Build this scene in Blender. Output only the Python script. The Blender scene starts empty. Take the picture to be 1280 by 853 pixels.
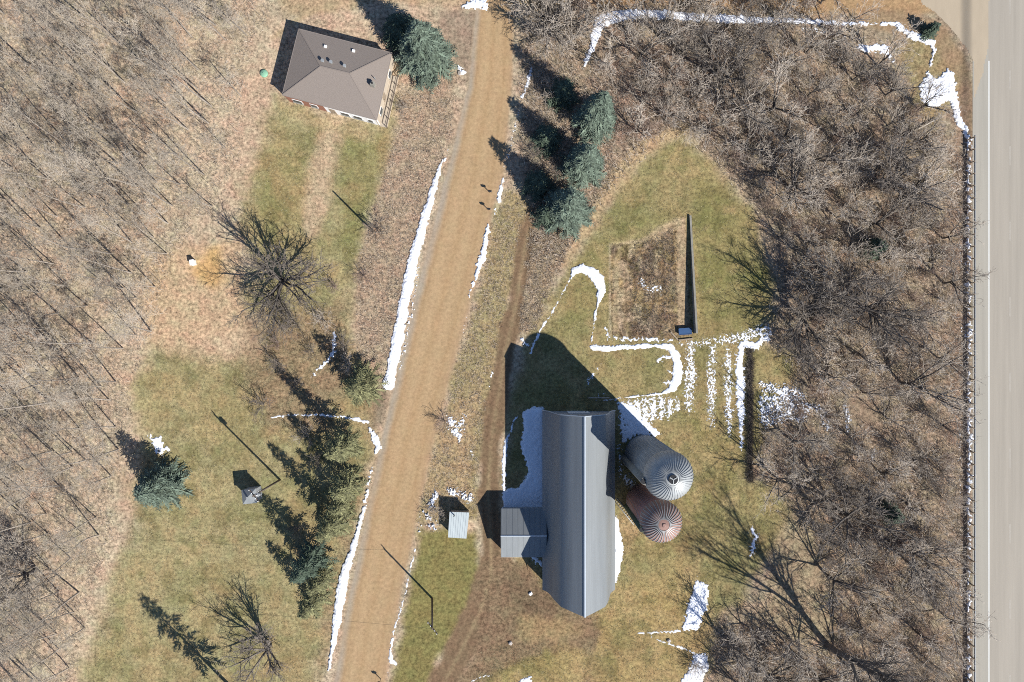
import bpy, bmesh, math, random
import numpy as np
from mathutils import Vector, Matrix, Quaternion

S = 0.13                      # metres per photo pixel on the ground
H = 853.333 * S               # camera height
C = bpy.context.scene.collection
rad = math.radians
SUN_EL, SUN_AZ = 37.5, 135.0  # degrees; azimuth clockwise from +Y
K = 1.50                      # light level: photo colour / K = base colour


# ------------------------------------------------------------------ helpers
def ground_z(X, Y):
    """embankment under the highway on the east side"""
    t = np.clip((np.asarray(X, float) / S + 640 - 1200.0) / 13.0, 0, 1)
    return 0.55 * t * t * (3 - 2 * t)


def G(px, py, z=0.0):
    """photo pixel at height z -> world point"""
    k = 1 - z / H
    return Vector(((px - 640) * S * k, (426.5 - py) * S * k, z))


def W(gx, gy, z=0.0):
    """ground-plan pixel -> world point"""
    return Vector(((gx - 640) * S, (426.5 - gy) * S, z))


def lin(r, g, b, k=None):
    f = lambda v: (v / 255 / 12.92) if v / 255 <= 0.04045 else ((v / 255 + 0.055) / 1.055) ** 2.4
    k = K if k is None else k
    return (f(r) / k, f(g) / k, f(b) / k)


def _hash(ix, iy, seed):
    h = (ix.astype(np.int64) * 374761393 + iy.astype(np.int64) * 668265263 + seed * 1442695041) & 0x7FFFFFFF
    h = ((h ^ (h >> 13)) * 1274126177) & 0x7FFFFFFF
    h = (h ^ (h >> 16)) & 0xFFFFFF
    return h / float(0xFFFFFF)


def vnoise(x, y, seed=0):
    x0 = np.floor(x); y0 = np.floor(y)
    fx = x - x0; fy = y - y0
    fx = fx * fx * (3 - 2 * fx); fy = fy * fy * (3 - 2 * fy)
    a = _hash(x0, y0, seed); b = _hash(x0 + 1, y0, seed)
    c = _hash(x0, y0 + 1, seed); d = _hash(x0 + 1, y0 + 1, seed)
    return (a * (1 - fx) + b * fx) * (1 - fy) + (c * (1 - fx) + d * fx) * fy


def fbm(x, y, scale, seed=0, octv=4):
    """x, y in photo pixels, scale in pixels; about 0..1"""
    s = 0; a = 0.5; t = 0; f = 1.0 / scale
    for o in range(octv):
        s = s + a * vnoise(x * f + 17.3 * o, y * f - 9.1 * o, seed + o * 31)
        t += a; a *= 0.55; f *= 2.03
    return s / t


def seg_dist(x, y, pts):
    d = np.full(x.shape, 1e9)
    for (ax, ay), (bx, by) in zip(pts[:-1], pts[1:]):
        vx, vy = bx - ax, by - ay
        L = vx * vx + vy * vy + 1e-9
        t = np.clip(((x - ax) * vx + (y - ay) * vy) / L, 0, 1)
        d = np.minimum(d, np.hypot(x - ax - t * vx, y - ay - t * vy))
    return d


def poly_sd(x, y, pts):
    """positive inside"""
    d = seg_dist(x, y, list(pts) + [pts[0]])
    ins = np.zeros(x.shape, bool)
    n = len(pts)
    for i in range(n):
        ax, ay = pts[i]; bx, by = pts[(i + 1) % n]
        if ay == by: continue
        c = ((ay > y) != (by > y)) & (x < (bx - ax) * (y - ay) / (by - ay) + ax)
        ins ^= c
    return np.where(ins, d, -d)


GLADE = [(860, 610), (975, 600), (1015, 650), (1035, 730), (1050, 800), (1025, 820), (985, 790), (940, 775), (900, 790), (880, 700)]


def line_sd(x, y, pts):
    """pts: (x, y, half width); positive inside, width interpolated"""
    best = np.full(x.shape, -1e9)
    for (ax, ay, aw), (bx, by, bw) in zip(pts[:-1], pts[1:]):
        vx, vy = bx - ax, by - ay
        L = vx * vx + vy * vy + 1e-9
        t = np.clip(((x - ax) * vx + (y - ay) * vy) / L, 0, 1)
        best = np.maximum(best, aw + (bw - aw) * t - np.hypot(x - ax - t * vx, y - ay - t * vy))
    return best


def sd(x, y, shape):
    return line_sd(x, y, shape) if len(shape[0]) == 3 else poly_sd(x, y, shape)


def shape_box(shapes, pad):
    xs, ys = [], []
    for s in shapes:
        for p in s:
            w = p[2] if len(p) == 3 else 0
            xs += [p[0] - w, p[0] + w]; ys += [p[1] - w, p[1] + w]
    return min(xs) - pad, max(xs) + pad, min(ys) - pad, max(ys) + pad


# ------------------------------------------------------------------ objects
def obj(name, me, m=None, parent=None):
    o = bpy.data.objects.new(name, me); C.objects.link(o)
    if m is not None and me is not None:
        for mm in (m if isinstance(m, (list, tuple)) else [m]): me.materials.append(mm)
    if parent is not None: o.parent = parent
    return o


def tag(o, label=None, cat=None, group=None, kind=None):
    if label: o['label'] = label
    if cat: o['category'] = cat
    if group: o['group'] = group
    if kind: o['kind'] = kind
    return o


def thing(name, loc, label, cat, rz=0.0, group=None):
    o = bpy.data.objects.new(name, None); C.objects.link(o)
    o.location = loc; o.rotation_euler = (0, 0, rz); o.empty_display_size = 0.3
    return tag(o, label, cat, group)


def dup(root, loc, rz, sc=(1, 1, 1), label=None, group=None):
    r = root.copy(); C.objects.link(r)
    r.location = loc; r.rotation_euler = (0, 0, rz); r.scale = sc
    if label: r['label'] = label
    if group: r['group'] = group
    for ch in list(root.children):
        c = ch.copy(); C.objects.link(c); c.parent = r
        for g in ch.children:
            d = g.copy(); C.objects.link(d); d.parent = c
    return r


def np_mesh(name, V, F, smooth=False):
    """V (n,3); F (m,k) equal-sized faces"""
    V = np.asarray(V, np.float32); F = np.asarray(F, np.int32)
    me = bpy.data.meshes.new(name)
    m, k = F.shape
    me.vertices.add(len(V)); me.vertices.foreach_set('co', V.ravel())
    me.loops.add(m * k); me.loops.foreach_set('vertex_index', F.ravel())
    me.polygons.add(m)
    me.polygons.foreach_set('loop_start', np.arange(0, m * k, k, dtype=np.int32))
    me.polygons.foreach_set('use_smooth', np.full(m, smooth, dtype=bool))
    me.update(calc_edges=True); me.validate()
    return me


class MB:
    """collects solid shapes into one mesh"""
    def __init__(self): self.bm = bmesh.new()

    def hexa(self, p):
        """8 points: bottom 4 (ccw) then top 4"""
        v = [self.bm.verts.new(q) for q in p]
        for f in ((3, 2, 1, 0), (4, 5, 6, 7), (0, 1, 5, 4), (1, 2, 6, 5), (2, 3, 7, 6), (3, 0, 4, 7)):
            self.bm.faces.new([v[i] for i in f])
        return self

    def box(self, c, s, rz=0.0, rot=None):
        R = rot if rot is not None else Matrix.Rotation(rz, 3, 'Z')
        x, y, z = s[0] / 2, s[1] / 2, s[2] / 2
        P = [(-x, -y, -z), (x, -y, -z), (x, y, -z), (-x, y, -z), (-x, -y, z), (x, -y, z), (x, y, z), (-x, y, z)]
        return self.hexa([Vector(c) + R @ Vector(q) for q in P])

    def bar(self, a, b, w, h=None):
        a, b = Vector(a), Vector(b); h = h or w
        d = b - a
        q = d.to_track_quat('Z', 'Y').to_matrix()
        return self.box((a + b) / 2, (w, h, d.length), rot=q)

    def tube(self, a, b, r, n=10, r2=None, caps=True):
        a, b = Vector(a), Vector(b); r2 = r if r2 is None else r2
        q = (b - a).to_track_quat('Z', 'Y').to_matrix()
        A = [self.bm.verts.new(a + q @ Vector((r * math.cos(t), r * math.sin(t), 0))) for t in [2 * math.pi * i / n for i in range(n)]]
        B = [self.bm.verts.new(b + q @ Vector((r2 * math.cos(t), r2 * math.sin(t), 0))) for t in [2 * math.pi * i / n for i in range(n)]]
        for i in range(n):
            f = self.bm.faces.new((A[i], A[(i + 1) % n], B[(i + 1) % n], B[i])); f.smooth = n > 7
        if caps:
            self.bm.faces.new(A[::-1]); self.bm.faces.new(B)
        return self

    def lathe(self, prof, n=32, c=(0, 0, 0), smooth=True, rfun=None):
        c = Vector(c); rings = []
        for (r, z) in prof:
            if r < 1e-5: rings.append([self.bm.verts.new(c + Vector((0, 0, z)))]); continue
            rings.append([self.bm.verts.new(c + Vector(((r + (rfun(i, r) if rfun else 0)) * math.cos(2 * math.pi * i / n), (r + (rfun(i, r) if rfun else 0)) * math.sin(2 * math.pi * i / n), z))) for i in range(n)])
        for a, b in zip(rings[:-1], rings[1:]):
            for i in range(n):
                j = (i + 1) % n
                if len(a) == 1 and len(b) == 1: continue
                if len(a) == 1: f = self.bm.faces.new((a[0], b[i], b[j]))
                elif len(b) == 1: f = self.bm.faces.new((a[i], a[j], b[0]))
                else: f = self.bm.faces.new((a[i], a[j], b[j], b[i]))
                f.smooth = smooth
        return self

    def prism(self, outline, y0, y1):
        """outline in (x, z), extruded along y"""
        a = [self.bm.verts.new((x, y0, z)) for x, z in outline]
        b = [self.bm.verts.new((x, y1, z)) for x, z in outline]
        n = len(a)
        self.bm.faces.new(a); self.bm.faces.new(b[::-1])
        for i in range(n): self.bm.faces.new((a[i], b[i], b[(i + 1) % n], a[(i + 1) % n]))
        return self

    def slab(self, poly, t):
        """3D polygon thickened downward by t"""
        a = [self.bm.verts.new(Vector(p)) for p in poly]
        b = [self.bm.verts.new(Vector(p) - Vector((0, 0, t))) for p in poly]
        n = len(a)
        self.bm.faces.new(a); self.bm.faces.new(b[::-1])
        for i in range(n): self.bm.faces.new((a[i], b[i], b[(i + 1) % n], a[(i + 1) % n]))
        return self

    def build(self, name, m=None, parent=None):
        bmesh.ops.recalc_face_normals(self.bm, faces=self.bm.faces[:])
        me = bpy.data.meshes.new(name); self.bm.to_mesh(me); self.bm.free()
        return obj(name, me, m, parent)


# ------------------------------------------------------------------ materials
def mat(name, col, rough=0.7, metal=0.0, var=0.15, scale=2.0, stretch=(1, 1, 1), col2=None, bump=0.0, island=0.0, detail=5.0, obj_var=0.0, world=False):
    m = bpy.data.materials.new(name); m.use_nodes = True
    nt = m.node_tree; N = nt.nodes; L = nt.links
    b = N['Principled BSDF']
    b.inputs['Roughness'].default_value = rough; b.inputs['Metallic'].default_value = metal
    b.inputs['Specular IOR Level'].default_value = 0.3
    if world:
        tc = N.new('ShaderNodeNewGeometry').outputs['Position']
    else:
        tc = N.new('ShaderNodeTexCoord').outputs['Object']
    mp = N.new('ShaderNodeMapping'); mp.inputs['Scale'].default_value = stretch
    L.new(tc, mp.inputs['Vector'])
    nz = N.new('ShaderNodeTexNoise'); nz.inputs['Scale'].default_value = scale; nz.inputs['Detail'].default_value = detail
    nz.inputs['Roughness'].default_value = 0.65
    L.new(mp.outputs['Vector'], nz.inputs['Vector'])
    rp = N.new('ShaderNodeValToRGB')
    c2 = col2 if col2 else tuple(c * (1 - var) for c in col)
    c1 = tuple(c * (1 + var) for c in col) if not col2 else col
    rp.color_ramp.elements[0].position = 0.3; rp.color_ramp.elements[0].color = (*c2, 1)
    rp.color_ramp.elements[1].position = 0.7; rp.color_ramp.elements[1].color = (*c1, 1)
    L.new(nz.outputs['Fac'], rp.inputs['Fac'])
    out = rp.outputs['Color']
    if island or obj_var:
        src = N.new('ShaderNodeNewGeometry').outputs['Random Per Island'] if island else N.new('ShaderNodeObjectInfo').outputs['Random']
        mr = N.new('ShaderNodeMapRange'); a = island or obj_var
        mr.inputs['To Min'].default_value = 1 - a; mr.inputs['To Max'].default_value = 1 + a
        L.new(src, mr.inputs['Value'])
        mx = N.new('ShaderNodeVectorMath'); mx.operation = 'SCALE'
        L.new(out, mx.inputs[0]); L.new(mr.outputs['Result'], mx.inputs['Scale'])
        out = mx.outputs['Vector']
    L.new(out, b.inputs['Base Color'])
    if bump:
        bp = N.new('ShaderNodeBump'); bp.inputs['Strength'].default_value = bump; bp.inputs['Distance'].default_value = 0.1
        L.new(nz.outputs['Fac'], bp.inputs['Height']); L.new(bp.outputs['Normal'], b.inputs['Normal'])
    return m


def ground_material():
    m = bpy.data.materials.new('ground_cover'); m.use_nodes = True
    nt = m.node_tree; N = nt.nodes; L = nt.links
    b = N['Principled BSDF']; b.inputs['Roughness'].default_value = 0.95; b.inputs['Specular IOR Level'].default_value = 0.1
    at = N.new('ShaderNodeAttribute'); at.attribute_name = 'tint'
    sp = N.new('ShaderNodeAttribute'); sp.attribute_name = 'speckle'
    ge = N.new('ShaderNodeNewGeometry')

    def noise(scale, detail, rough=0.7, vec=None):
        n = N.new('ShaderNodeTexNoise'); n.inputs['Scale'].default_value = scale
        n.inputs['Detail'].default_value = detail; n.inputs['Roughness'].default_value = rough
        L.new(vec or ge.outputs['Position'], n.inputs['Vector'])
        return n

    def math_(op, a, bb, clamp=False):
        n = N.new('ShaderNodeMath'); n.operation = op; n.use_clamp = clamp
        for i, v in enumerate((a, bb)):
            if isinstance(v, (int, float)): n.inputs[i].default_value = v
            else: L.new(v, n.inputs[i])
        return n.outputs[0]
    fine = noise(1.9, 3, 0.75); mid = noise(0.55, 5, 0.65); low = noise(0.16, 3, 0.55)
    a = math_('MULTIPLY', math_('SUBTRACT', fine.outputs['Fac'], 0.5), 7.0)
    c = math_('MULTIPLY', math_('SUBTRACT', mid.outputs['Fac'], 0.5), 2.2)
    d = math_('MULTIPLY', math_('SUBTRACT', low.outputs['Fac'], 0.5), 0.7)
    s = math_('ADD', math_('ADD', a, c), d)
    v = math_('ADD', 1.0, math_('MULTIPLY', s, sp.outputs['Fac']))
    v = math_('MAXIMUM', v, 0.25)
    sc = N.new('ShaderNodeVectorMath'); sc.operation = 'SCALE'
    L.new(at.outputs['Color'], sc.inputs[0]); L.new(v, sc.inputs['Scale'])
    # slight hue drift from one square metre to the next
    hu = N.new('ShaderNodeTexNoise'); hu.inputs['Scale'].default_value = 0.55; hu.inputs['Detail'].default_value = 5
    L.new(ge.outputs['Position'], hu.inputs['Vector'])
    mu = N.new('ShaderNodeMixRGB'); mu.blend_type = 'MULTIPLY'
    rp = N.new('ShaderNodeValToRGB')
    rp.color_ramp.elements[0].position = 0.32; rp.color_ramp.elements[0].color = (1.10, 0.97, 0.96, 1)
    rp.color_ramp.elements[1].position = 0.68; rp.color_ramp.elements[1].color = (0.93, 1.02, 0.96, 1)
    L.new(hu.outputs['Color'], rp.inputs['Fac'])
    L.new(math_('MULTIPLY', sp.outputs['Fac'], 2.2, True), mu.inputs['Fac'])
    L.new(sc.outputs['Vector'], mu.inputs['Color1']); L.new(rp.outputs['Color'], mu.inputs['Color2'])
    L.new(mu.outputs['Color'], b.inputs['Base Color'])
    bp = N.new('ShaderNodeBump'); bp.inputs['Distance'].default_value = 0.12
    L.new(math_('MULTIPLY', sp.outputs['Fac'], 1.2, True), bp.inputs['Strength'])
    L.new(math_('ADD', fine.outputs['Fac'], mid.outputs['Fac']), bp.inputs['Height'])
    L.new(bp.outputs['Normal'], b.inputs['Normal'])
    return m


GROUND = ground_material()

# ------------------------------------------------------------------ ground painting (colour of soil and grass by place)
ROAD = [(622, -60, 25), (619, 0, 25), (612, 110, 29), (594, 213, 37), (567, 320, 37.5), (540, 426, 37), (514, 530, 35), (490, 639, 34), (468, 745, 34), (449, 853, 34), (438, 920, 34)]
TRACK = [(668, 262, 7), (656, 310, 10), (645, 380, 12), (632, 440, 13), (622, 500, 13), (613, 560, 13), (610, 620, 13), (614, 680, 14), (614, 720, 17), (600, 765, 20), (578, 810, 20), (552, 860, 20), (535, 900, 20)]
YARD = [(606, 695), (640, 690), (655, 700), (668, 715), (680, 742), (700, 755), (738, 772), (742, 800), (735, 812), (700, 805), (660, 800), (640, 808), (600, 812), (598, 760)]
GARDEN = [(763, 306), (800, 300), (846, 276), (857, 272), (862, 350), (864, 418), (850, 421), (830, 426), (790, 424), (764, 420), (760, 370)]
BEDS = [(764, 308), (800, 303), (845, 284), (846, 419), (790, 421), (765, 418)]
L_LAWN = [(345, 120), (420, 150), (470, 160), (482, 120), (497, 120), (490, 180), (470, 240), (450, 300), (440, 380), (436, 430), (466, 470), (466, 560), (440, 660), (412, 760), (400, 870), (130, 880), (105, 860), (130, 760), (165, 650), (180, 560), (172, 480), (195, 432), (250, 442), (322, 440), (330, 400), (300, 380), (320, 330), (300, 290), (305, 240), (330, 170)]
R_LAWN = [(800, 205), (850, 168), (895, 205), (945, 270), (968, 350), (965, 400), (952, 430), (990, 440), (1000, 470), (955, 520), (940, 600), (985, 640), (960, 690), (900, 720), (890, 800), (865, 890), (560, 890), (625, 780), (640, 700), (630, 600), (638, 500), (660, 425), (700, 350), (735, 292)]
THICK = [(655, -70), (1205, -70), (1208, 920), (870, 920), (890, 800), (905, 715), (975, 660), (940, 600), (955, 520), (1000, 470), (960, 430), (972, 350), (945, 260), (880, 190), (850, 158), (800, 195), (745, 262), (700, 330), (668, 320), (665, 250), (650, 200), (655, 80)]

# (shape, photo colour, feather px, ragged px, strength, speckle)
LAYERS = [
    (THICK, (174, 154, 130), 10, 14, 1, .50),
    ([(770, 40), (860, 60), (900, 140), (860, 170), (780, 190), (740, 150)], (172, 148, 128), 20, 20, .8, .5),
    ([(190, 330), (240, 300), (300, 300), (310, 400), (320, 440), (240, 445), (190, 430)], (198, 170, 134), 16, 18, 1, .40),
    (L_LAWN, (177, 165, 122), 18, 18, 1, .34),
    ([(330, 180), (380, 165), (400, 230), (380, 300), (330, 320), (300, 280)], (160, 150, 102), 18, 16, .8, .34),
    ([(430, 170), (485, 165), (470, 240), (445, 320), (430, 330)], (150, 145, 94), 12, 10, .8, .34),
    ([(415, 158, 13), (402, 205, 17), (393, 250, 15), (388, 285, 8)], (206, 182, 146), 8, 8, .95, .35),
    ([(268, 318, 8), (262, 340, 20)], (216, 172, 112), 10, 8, .9, .25),
    ([(255, 640, 16), (260, 720, 12), (240, 790, 20)], (178, 164, 118), 12, 14, .5, .34),
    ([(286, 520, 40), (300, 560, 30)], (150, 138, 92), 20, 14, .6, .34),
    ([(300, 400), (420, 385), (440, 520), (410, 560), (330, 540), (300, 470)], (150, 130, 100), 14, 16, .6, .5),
    # verge between the west lawn and the gravel road
    ([(497, 105), (570, 95), (566, 160), (540, 240), (512, 340), (488, 440), (478, 478), (448, 440), (446, 330), (478, 230), (494, 170)], (186, 162, 136), 7, 10, 1, .48),
    ([(450, 500), (490, 470), (480, 530), (462, 540)], (152, 134, 112), 6, 6, .9, .35),
    ([(440, 590), (462, 590), (425, 760), (405, 860), (390, 860), (410, 740)], (168, 150, 116), 6, 10, 1, .45),
    # verge on the east side of the road
    ([(636, 230), (662, 260), (650, 330), (630, 430), (612, 520), (600, 600), (600, 650), (520, 650), (545, 560), (568, 470), (590, 390), (610, 310), (625, 260)], (172, 154, 114), 6, 10, 1, .42),
    ([(545, 540), (600, 480), (590, 560), (590, 620), (530, 640)], (190, 163, 126), 8, 10, .7, .45),
    ([(522, 664), (596, 664), (602, 720), (585, 770), (545, 830), (535, 880), (478, 880), (500, 800), (515, 730)], (146, 136, 86), 7, 8, 1, .36),
    ([(660, 290), (720, 290), (700, 335), (672, 410), (640, 420), (655, 350)], (172, 150, 122), 7, 10, 1, .5),
    # east lawn
    (R_LAWN, (163, 151, 106), 12, 13, 1, .34),
    ([(865, 210), (930, 260), (962, 350), (950, 420), (870, 420), (868, 330)], (138, 133, 82), 14, 12, .8, .3),
    ([(742, 300), (850, 262), (770, 296), (755, 400), (700, 410), (700, 370)], (142, 135, 84), 12, 10, .7, .3),
    ([(850, 500), (940, 540), (920, 620), (870, 700), (800, 700), (870, 600)], (158, 140, 92), 20, 14, .6, .36),
    ([(640, 770), (740, 790), (772, 745), (850, 700), (890, 760), (870, 890), (570, 890), (610, 820)], (182, 156, 106), 14, 14, .85, .36),
    ([(775, 640), (800, 650), (790, 690), (772, 700)], (190, 160, 120), 5, 6, .9, .4),
    ([(856, 160, 8), (815, 178, 9), (785, 205, 9), (752, 255, 8), (722, 305, 6), (705, 332, 4)], (200, 174, 136), 5, 5, .9, .4),
    # barn yard, track and road
    (YARD, (142, 121, 96), 9, 14, .95, .38),
    ([(655, 745, 14), (680, 765, 10)], (132, 114, 88), 8, 10, .8, .4),
    ([(735, 775, 6), (737, 830, 6), (733, 870, 5)], (140, 120, 98), 6, 8, .8, .4),
    ([(660, 790), (700, 785), (720, 800), (700, 812), (650, 808)], (182, 150, 108), 8, 8, .7, .4),
    ([(606, 690), (640, 690), (672, 720), (700, 758), (742, 775), (742, 806), (700, 800), (660, 822), (620, 850), (585, 890), (540, 890), (590, 800)], (148, 126, 98), 10, 14, .75, .4),
    (TRACK, (146, 121, 94), 4, 6, 1, .24),
    # house drive and the north field
    ([(545, 15), (605, 10), (600, 60), (585, 110), (560, 60)], (168, 148, 126), 7, 8, .9, .35),
    ([(330, -40), (600, -40), (600, 10), (520, 8), (430, 10), (360, 20)], (196, 168, 132), 8, 12, .8, .4),
    ([(340, 48, 3), (370, 26, 3), (400, 10, 3), (425, 5, 3)], (196, 172, 136), 3, 3, .9, .3),
    ([(720, -60), (1170, -60), (1170, 12), (1125, 30), (1040, 17), (960, 12), (880, 4), (800, 4), (730, 12)], (190, 156, 116), 7, 9, 1, .26),
    ([(640, -60), (720, -60), (700, 15), (648, 30)], (188, 160, 118), 8, 8, .9, .4),
    ([(1085, 22, 10), (1130, 28, 13), (1168, 40, 14), (1192, 75, 15), (1204, 120, 10), (1209, 180, 6)], (172, 146, 114), 5, 6, 1, .28),
    ([(1120, 60), (1160, 50), (1196, 110), (1170, 160), (1140, 140)], (164, 146, 104), 9, 10, .8, .45),
    ([(1180, 560), (1206, 560), (1206, 100), (1190, 180)], (166, 138, 116), 8, 10, .7, .4),
    ([(1206, 170, 5), (1207, 860, 5), (1207, 930, 5)], (142, 126, 112), 3, 3, .9, .4),
    ([(1064, 497), (1100, 497), (1104, 548), (1064, 548)], (158, 136, 114), 4, 5, .7, .4),
    ([(870, 600), (960, 600), (985, 650), (960, 700), (930, 750), (885, 790), (870, 700)], (150, 140, 96), 14, 16, .9, .4),
    ([(985, 640), (1020, 660), (1045, 780), (1010, 800), (940, 770), (960, 700)], (172, 154, 124), 14, 16, .8, .5),
    (GARDEN, (124, 103, 86), 1.5, 1.5, 1, .7),
    ([(772, 310, 5), (771, 420, 5)], (190, 168, 124), 3, 4, .8, .4),
    ([(784, 330, 3), (783, 420, 3)], (190, 168, 124), 3, 4, .7, .4),
    ([(852, 290, 4), (856, 410, 5)], (186, 160, 128), 3, 3, .8, .3),
    ([(806, 340, 10), (815, 395, 14)], (124, 104, 88), 10, 12, .7, .6),
]


# worn and bare places laid over the turf
LATE = [
    ([(846, 276), (856, 272), (861, 350), (861, 414), (848, 420), (845, 340)], (192, 168, 136), 2.5, 2, .85, .4),
    ([(762, 306, 1.6), (763, 420, 1.6)], (206, 184, 150), 1.5, 1.2, .85, .4),
    ([(764, 306, 2.4), (800, 302, 2.4), (824, 290, 5), (846, 280, 6)], (202, 178, 142), 2, 3, .8, .5),
    ([(770, 325, 3.2), (769, 412, 3.2)], (190, 168, 132), 2, 2, .8, .4),
    ([(781, 330, 2.4), (781, 412, 2.4)], (184, 160, 126), 2, 2.4, .7, .4),
    ([(766, 350, .8), (788, 350, .8)], (104, 86, 70), 1, .6, .8, .3),
    ([(766, 382, .8), (788, 382, .8)], (104, 86, 70), 1, .6, .8, .3),
    ([(418, 156, 10), (404, 205, 15), (394, 250, 14), (388, 290, 7)], (206, 180, 148), 9, 9, .9, .4),
    ([(365, 140), (470, 165), (466, 176), (362, 152)], (196, 174, 134), 6, 6, .7, .4),
    ([(190, 330), (240, 300), (296, 305), (306, 400), (326, 436), (250, 446), (190, 432)], (208, 180, 146), 14, 18, .85, .45),
    ([(240, 430), (310, 405), (330, 430), (280, 445)], (216, 188, 156), 10, 10, .7, .4),
    ([(268, 316, 10), (262, 338, 20)], (220, 178, 120), 10, 8, .9, .3),
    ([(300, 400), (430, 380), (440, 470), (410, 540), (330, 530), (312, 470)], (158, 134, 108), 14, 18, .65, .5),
    ([(608, 692), (640, 690), (668, 716), (700, 758), (738, 772), (742, 808), (700, 803), (652, 830), (612, 850), (575, 890), (545, 890), (592, 800)], (146, 123, 97), 9, 14, .85, .45),
    ([(640, 730, 12), (668, 752, 16), (700, 778, 8)], (124, 104, 82), 10, 14, .7, .45),
    ([(655, 775), (700, 772), (722, 790), (700, 800), (650, 800)], (172, 148, 108), 9, 10, .8, .4),
]


def paint(x, y):
    """x, y in ground pixels -> linear rgb, speckle"""
    n = x.shape
    wob = (fbm(x, y, 46, 3) - .5) * 2 + (fbm(x, y, 11, 8, 3) - .5) * 1.1
    rgb = np.empty(n + (3,)); rgb[:] = lin(207, 186, 158)
    spk = np.full(n, .46)
    # woods floor drifts between grey, tan and pink leaf litter
    t = np.clip((fbm(x, y, 75, 21) - .36) * 3.2, 0, 1)[..., None]
    rgb = rgb * (1 - t * .55) + np.array(lin(184, 168, 142)) * t * .55
    t = np.clip((fbm(x, y, 52, 51) - .5) * 5, 0, 1)[..., None]
    rgb = rgb * (1 - t * .4) + np.array(lin(204, 168, 140)) * t * .4
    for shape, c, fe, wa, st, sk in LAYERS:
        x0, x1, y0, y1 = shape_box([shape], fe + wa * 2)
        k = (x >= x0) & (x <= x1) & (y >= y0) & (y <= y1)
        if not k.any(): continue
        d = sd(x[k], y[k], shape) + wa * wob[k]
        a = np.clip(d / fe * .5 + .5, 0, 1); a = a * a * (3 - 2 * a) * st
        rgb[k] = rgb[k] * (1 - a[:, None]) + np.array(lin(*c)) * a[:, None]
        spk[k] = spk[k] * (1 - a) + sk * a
    # thin yellow and green flushes in the turf
    for shape in (L_LAWN, R_LAWN):
        d = np.clip(sd(x, y, shape) / 14 + .5, 0, 1)
        g = np.clip((fbm(x, y, 38, 77) - .5) * 5, -1, 1) * d
        gp = np.clip(g, 0, 1)[..., None]; gn = np.clip(-g, 0, 1)[..., None]
        rgb = rgb * (1 - gp * .35) + np.array(lin(128, 128, 74)) * gp * .35
        rgb = rgb * (1 - gn * .35) + np.array(lin(188, 166, 118)) * gn * .35
    for sc_, sd_, c_ in ((24, 501, (196, 170, 124)), (15, 507, (118, 112, 70)), (34, 511, (172, 146, 104))):
        d = np.maximum(np.clip(poly_sd(x, y, L_LAWN) / 14 + .5, 0, 1), np.clip(poly_sd(x, y, R_LAWN) / 14 + .5, 0, 1))
        e = (np.clip((fbm(x, y, sc_, sd_) - .54) * 6, 0, 1) * d * .5)[..., None]
        rgb = rgb * (1 - e) + np.array(lin(*c_)) * e
    # tilled beds: pale clods and dark furrows
    g = np.clip(poly_sd(x, y, BEDS) / 2, 0, 1)
    if g.any():
        px_ = vnoise(x / 6.5 + .4 * wob, y / 11.0, 401); pale = np.clip((px_ - .52) * 6, 0, 1) * np.clip(1.3 - (x - 762) / 85, .25, 1)
        fur = np.clip((np.sin((x - 766) / 1.9 + wob) - .35) * 2, 0, 1) * np.clip((fbm(x, y, 12, 402) - .35) * 4, 0, 1)
        rgb = rgb * (1 - (g * pale * .55)[..., None]) + np.array(lin(200, 178, 150)) * (g * pale * .55)[..., None]
        rgb = rgb * (1 - (g * fur * .6)[..., None]) + np.array(lin(92, 74, 60)) * (g * fur * .6)[..., None]
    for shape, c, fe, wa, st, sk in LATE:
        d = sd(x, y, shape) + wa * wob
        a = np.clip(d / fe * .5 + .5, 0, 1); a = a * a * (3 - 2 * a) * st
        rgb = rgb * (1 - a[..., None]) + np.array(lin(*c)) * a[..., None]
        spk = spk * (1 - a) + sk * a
    # gravel road: pale wheel paths, greyer shoulders
    ys = np.array([p[1] for p in ROAD]); xc = np.interp(y, ys, [p[0] for p in ROAD]); hw = np.interp(y, ys, [p[2] for p in ROAD])
    u = (x - xc) / hw + .05 * wob
    a = np.clip((1.0 - np.abs(u)) * 7 + .3, 0, 1)[..., None]
    road = np.empty(n + (3,)); road[:] = lin(200, 168, 127)
    str_ = fbm(u * 16, y / 34, 1.0, 5, 4)[..., None]
    road = road * (0.93 + .14 * str_)
    for uc, w, c, s in ((-.86, .16, (188, 172, 150), .9), (.92, .13, (196, 164, 128), .7), (-.3, .13, (208, 177, 136), .5), (.28, .13, (206, 175, 134), .5), (-.62, .06, (184, 150, 110), .45), (.0, .08, (194, 160, 118), .4), (.6, .05, (184, 150, 110), .4)):
        e = (np.exp(-((u - uc) / w) ** 2) * s * (.6 + .8 * fbm(x, y, 60, 91, 2)))[..., None].clip(0, 1)
        road = road * (1 - e) + np.array(lin(*c)) * e
    rgb = rgb * (1 - a) + road * a
    spk = spk * (1 - a[..., 0]) + .13 * a[..., 0]
    # two wheel ruts in the farm track
    ys = np.array([p[1] for p in TRACK]); tx = np.interp(y, ys, [p[0] for p in TRACK])
    on = np.clip((y - 270) / 30, 0, 1) * np.clip((880 - y) / 40, 0, 1)
    for off in (-6.5, 6.5):
        e = (np.exp(-((x - tx - off) / 2.4) ** 2) * on * (.25 + .7 * fbm(x, y, 30, 19, 2)))[..., None]
        rgb = rgb * (1 - e * .75) + np.array(lin(126, 104, 80)) * e * .75
    e = (np.exp(-((x - tx) / 2.4) ** 2) * on * (.2 + .5 * fbm(x, y, 40, 29, 2)))[..., None]
    rgb = rgb * (1 - e) + np.array(lin(180, 160, 122)) * e
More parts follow.
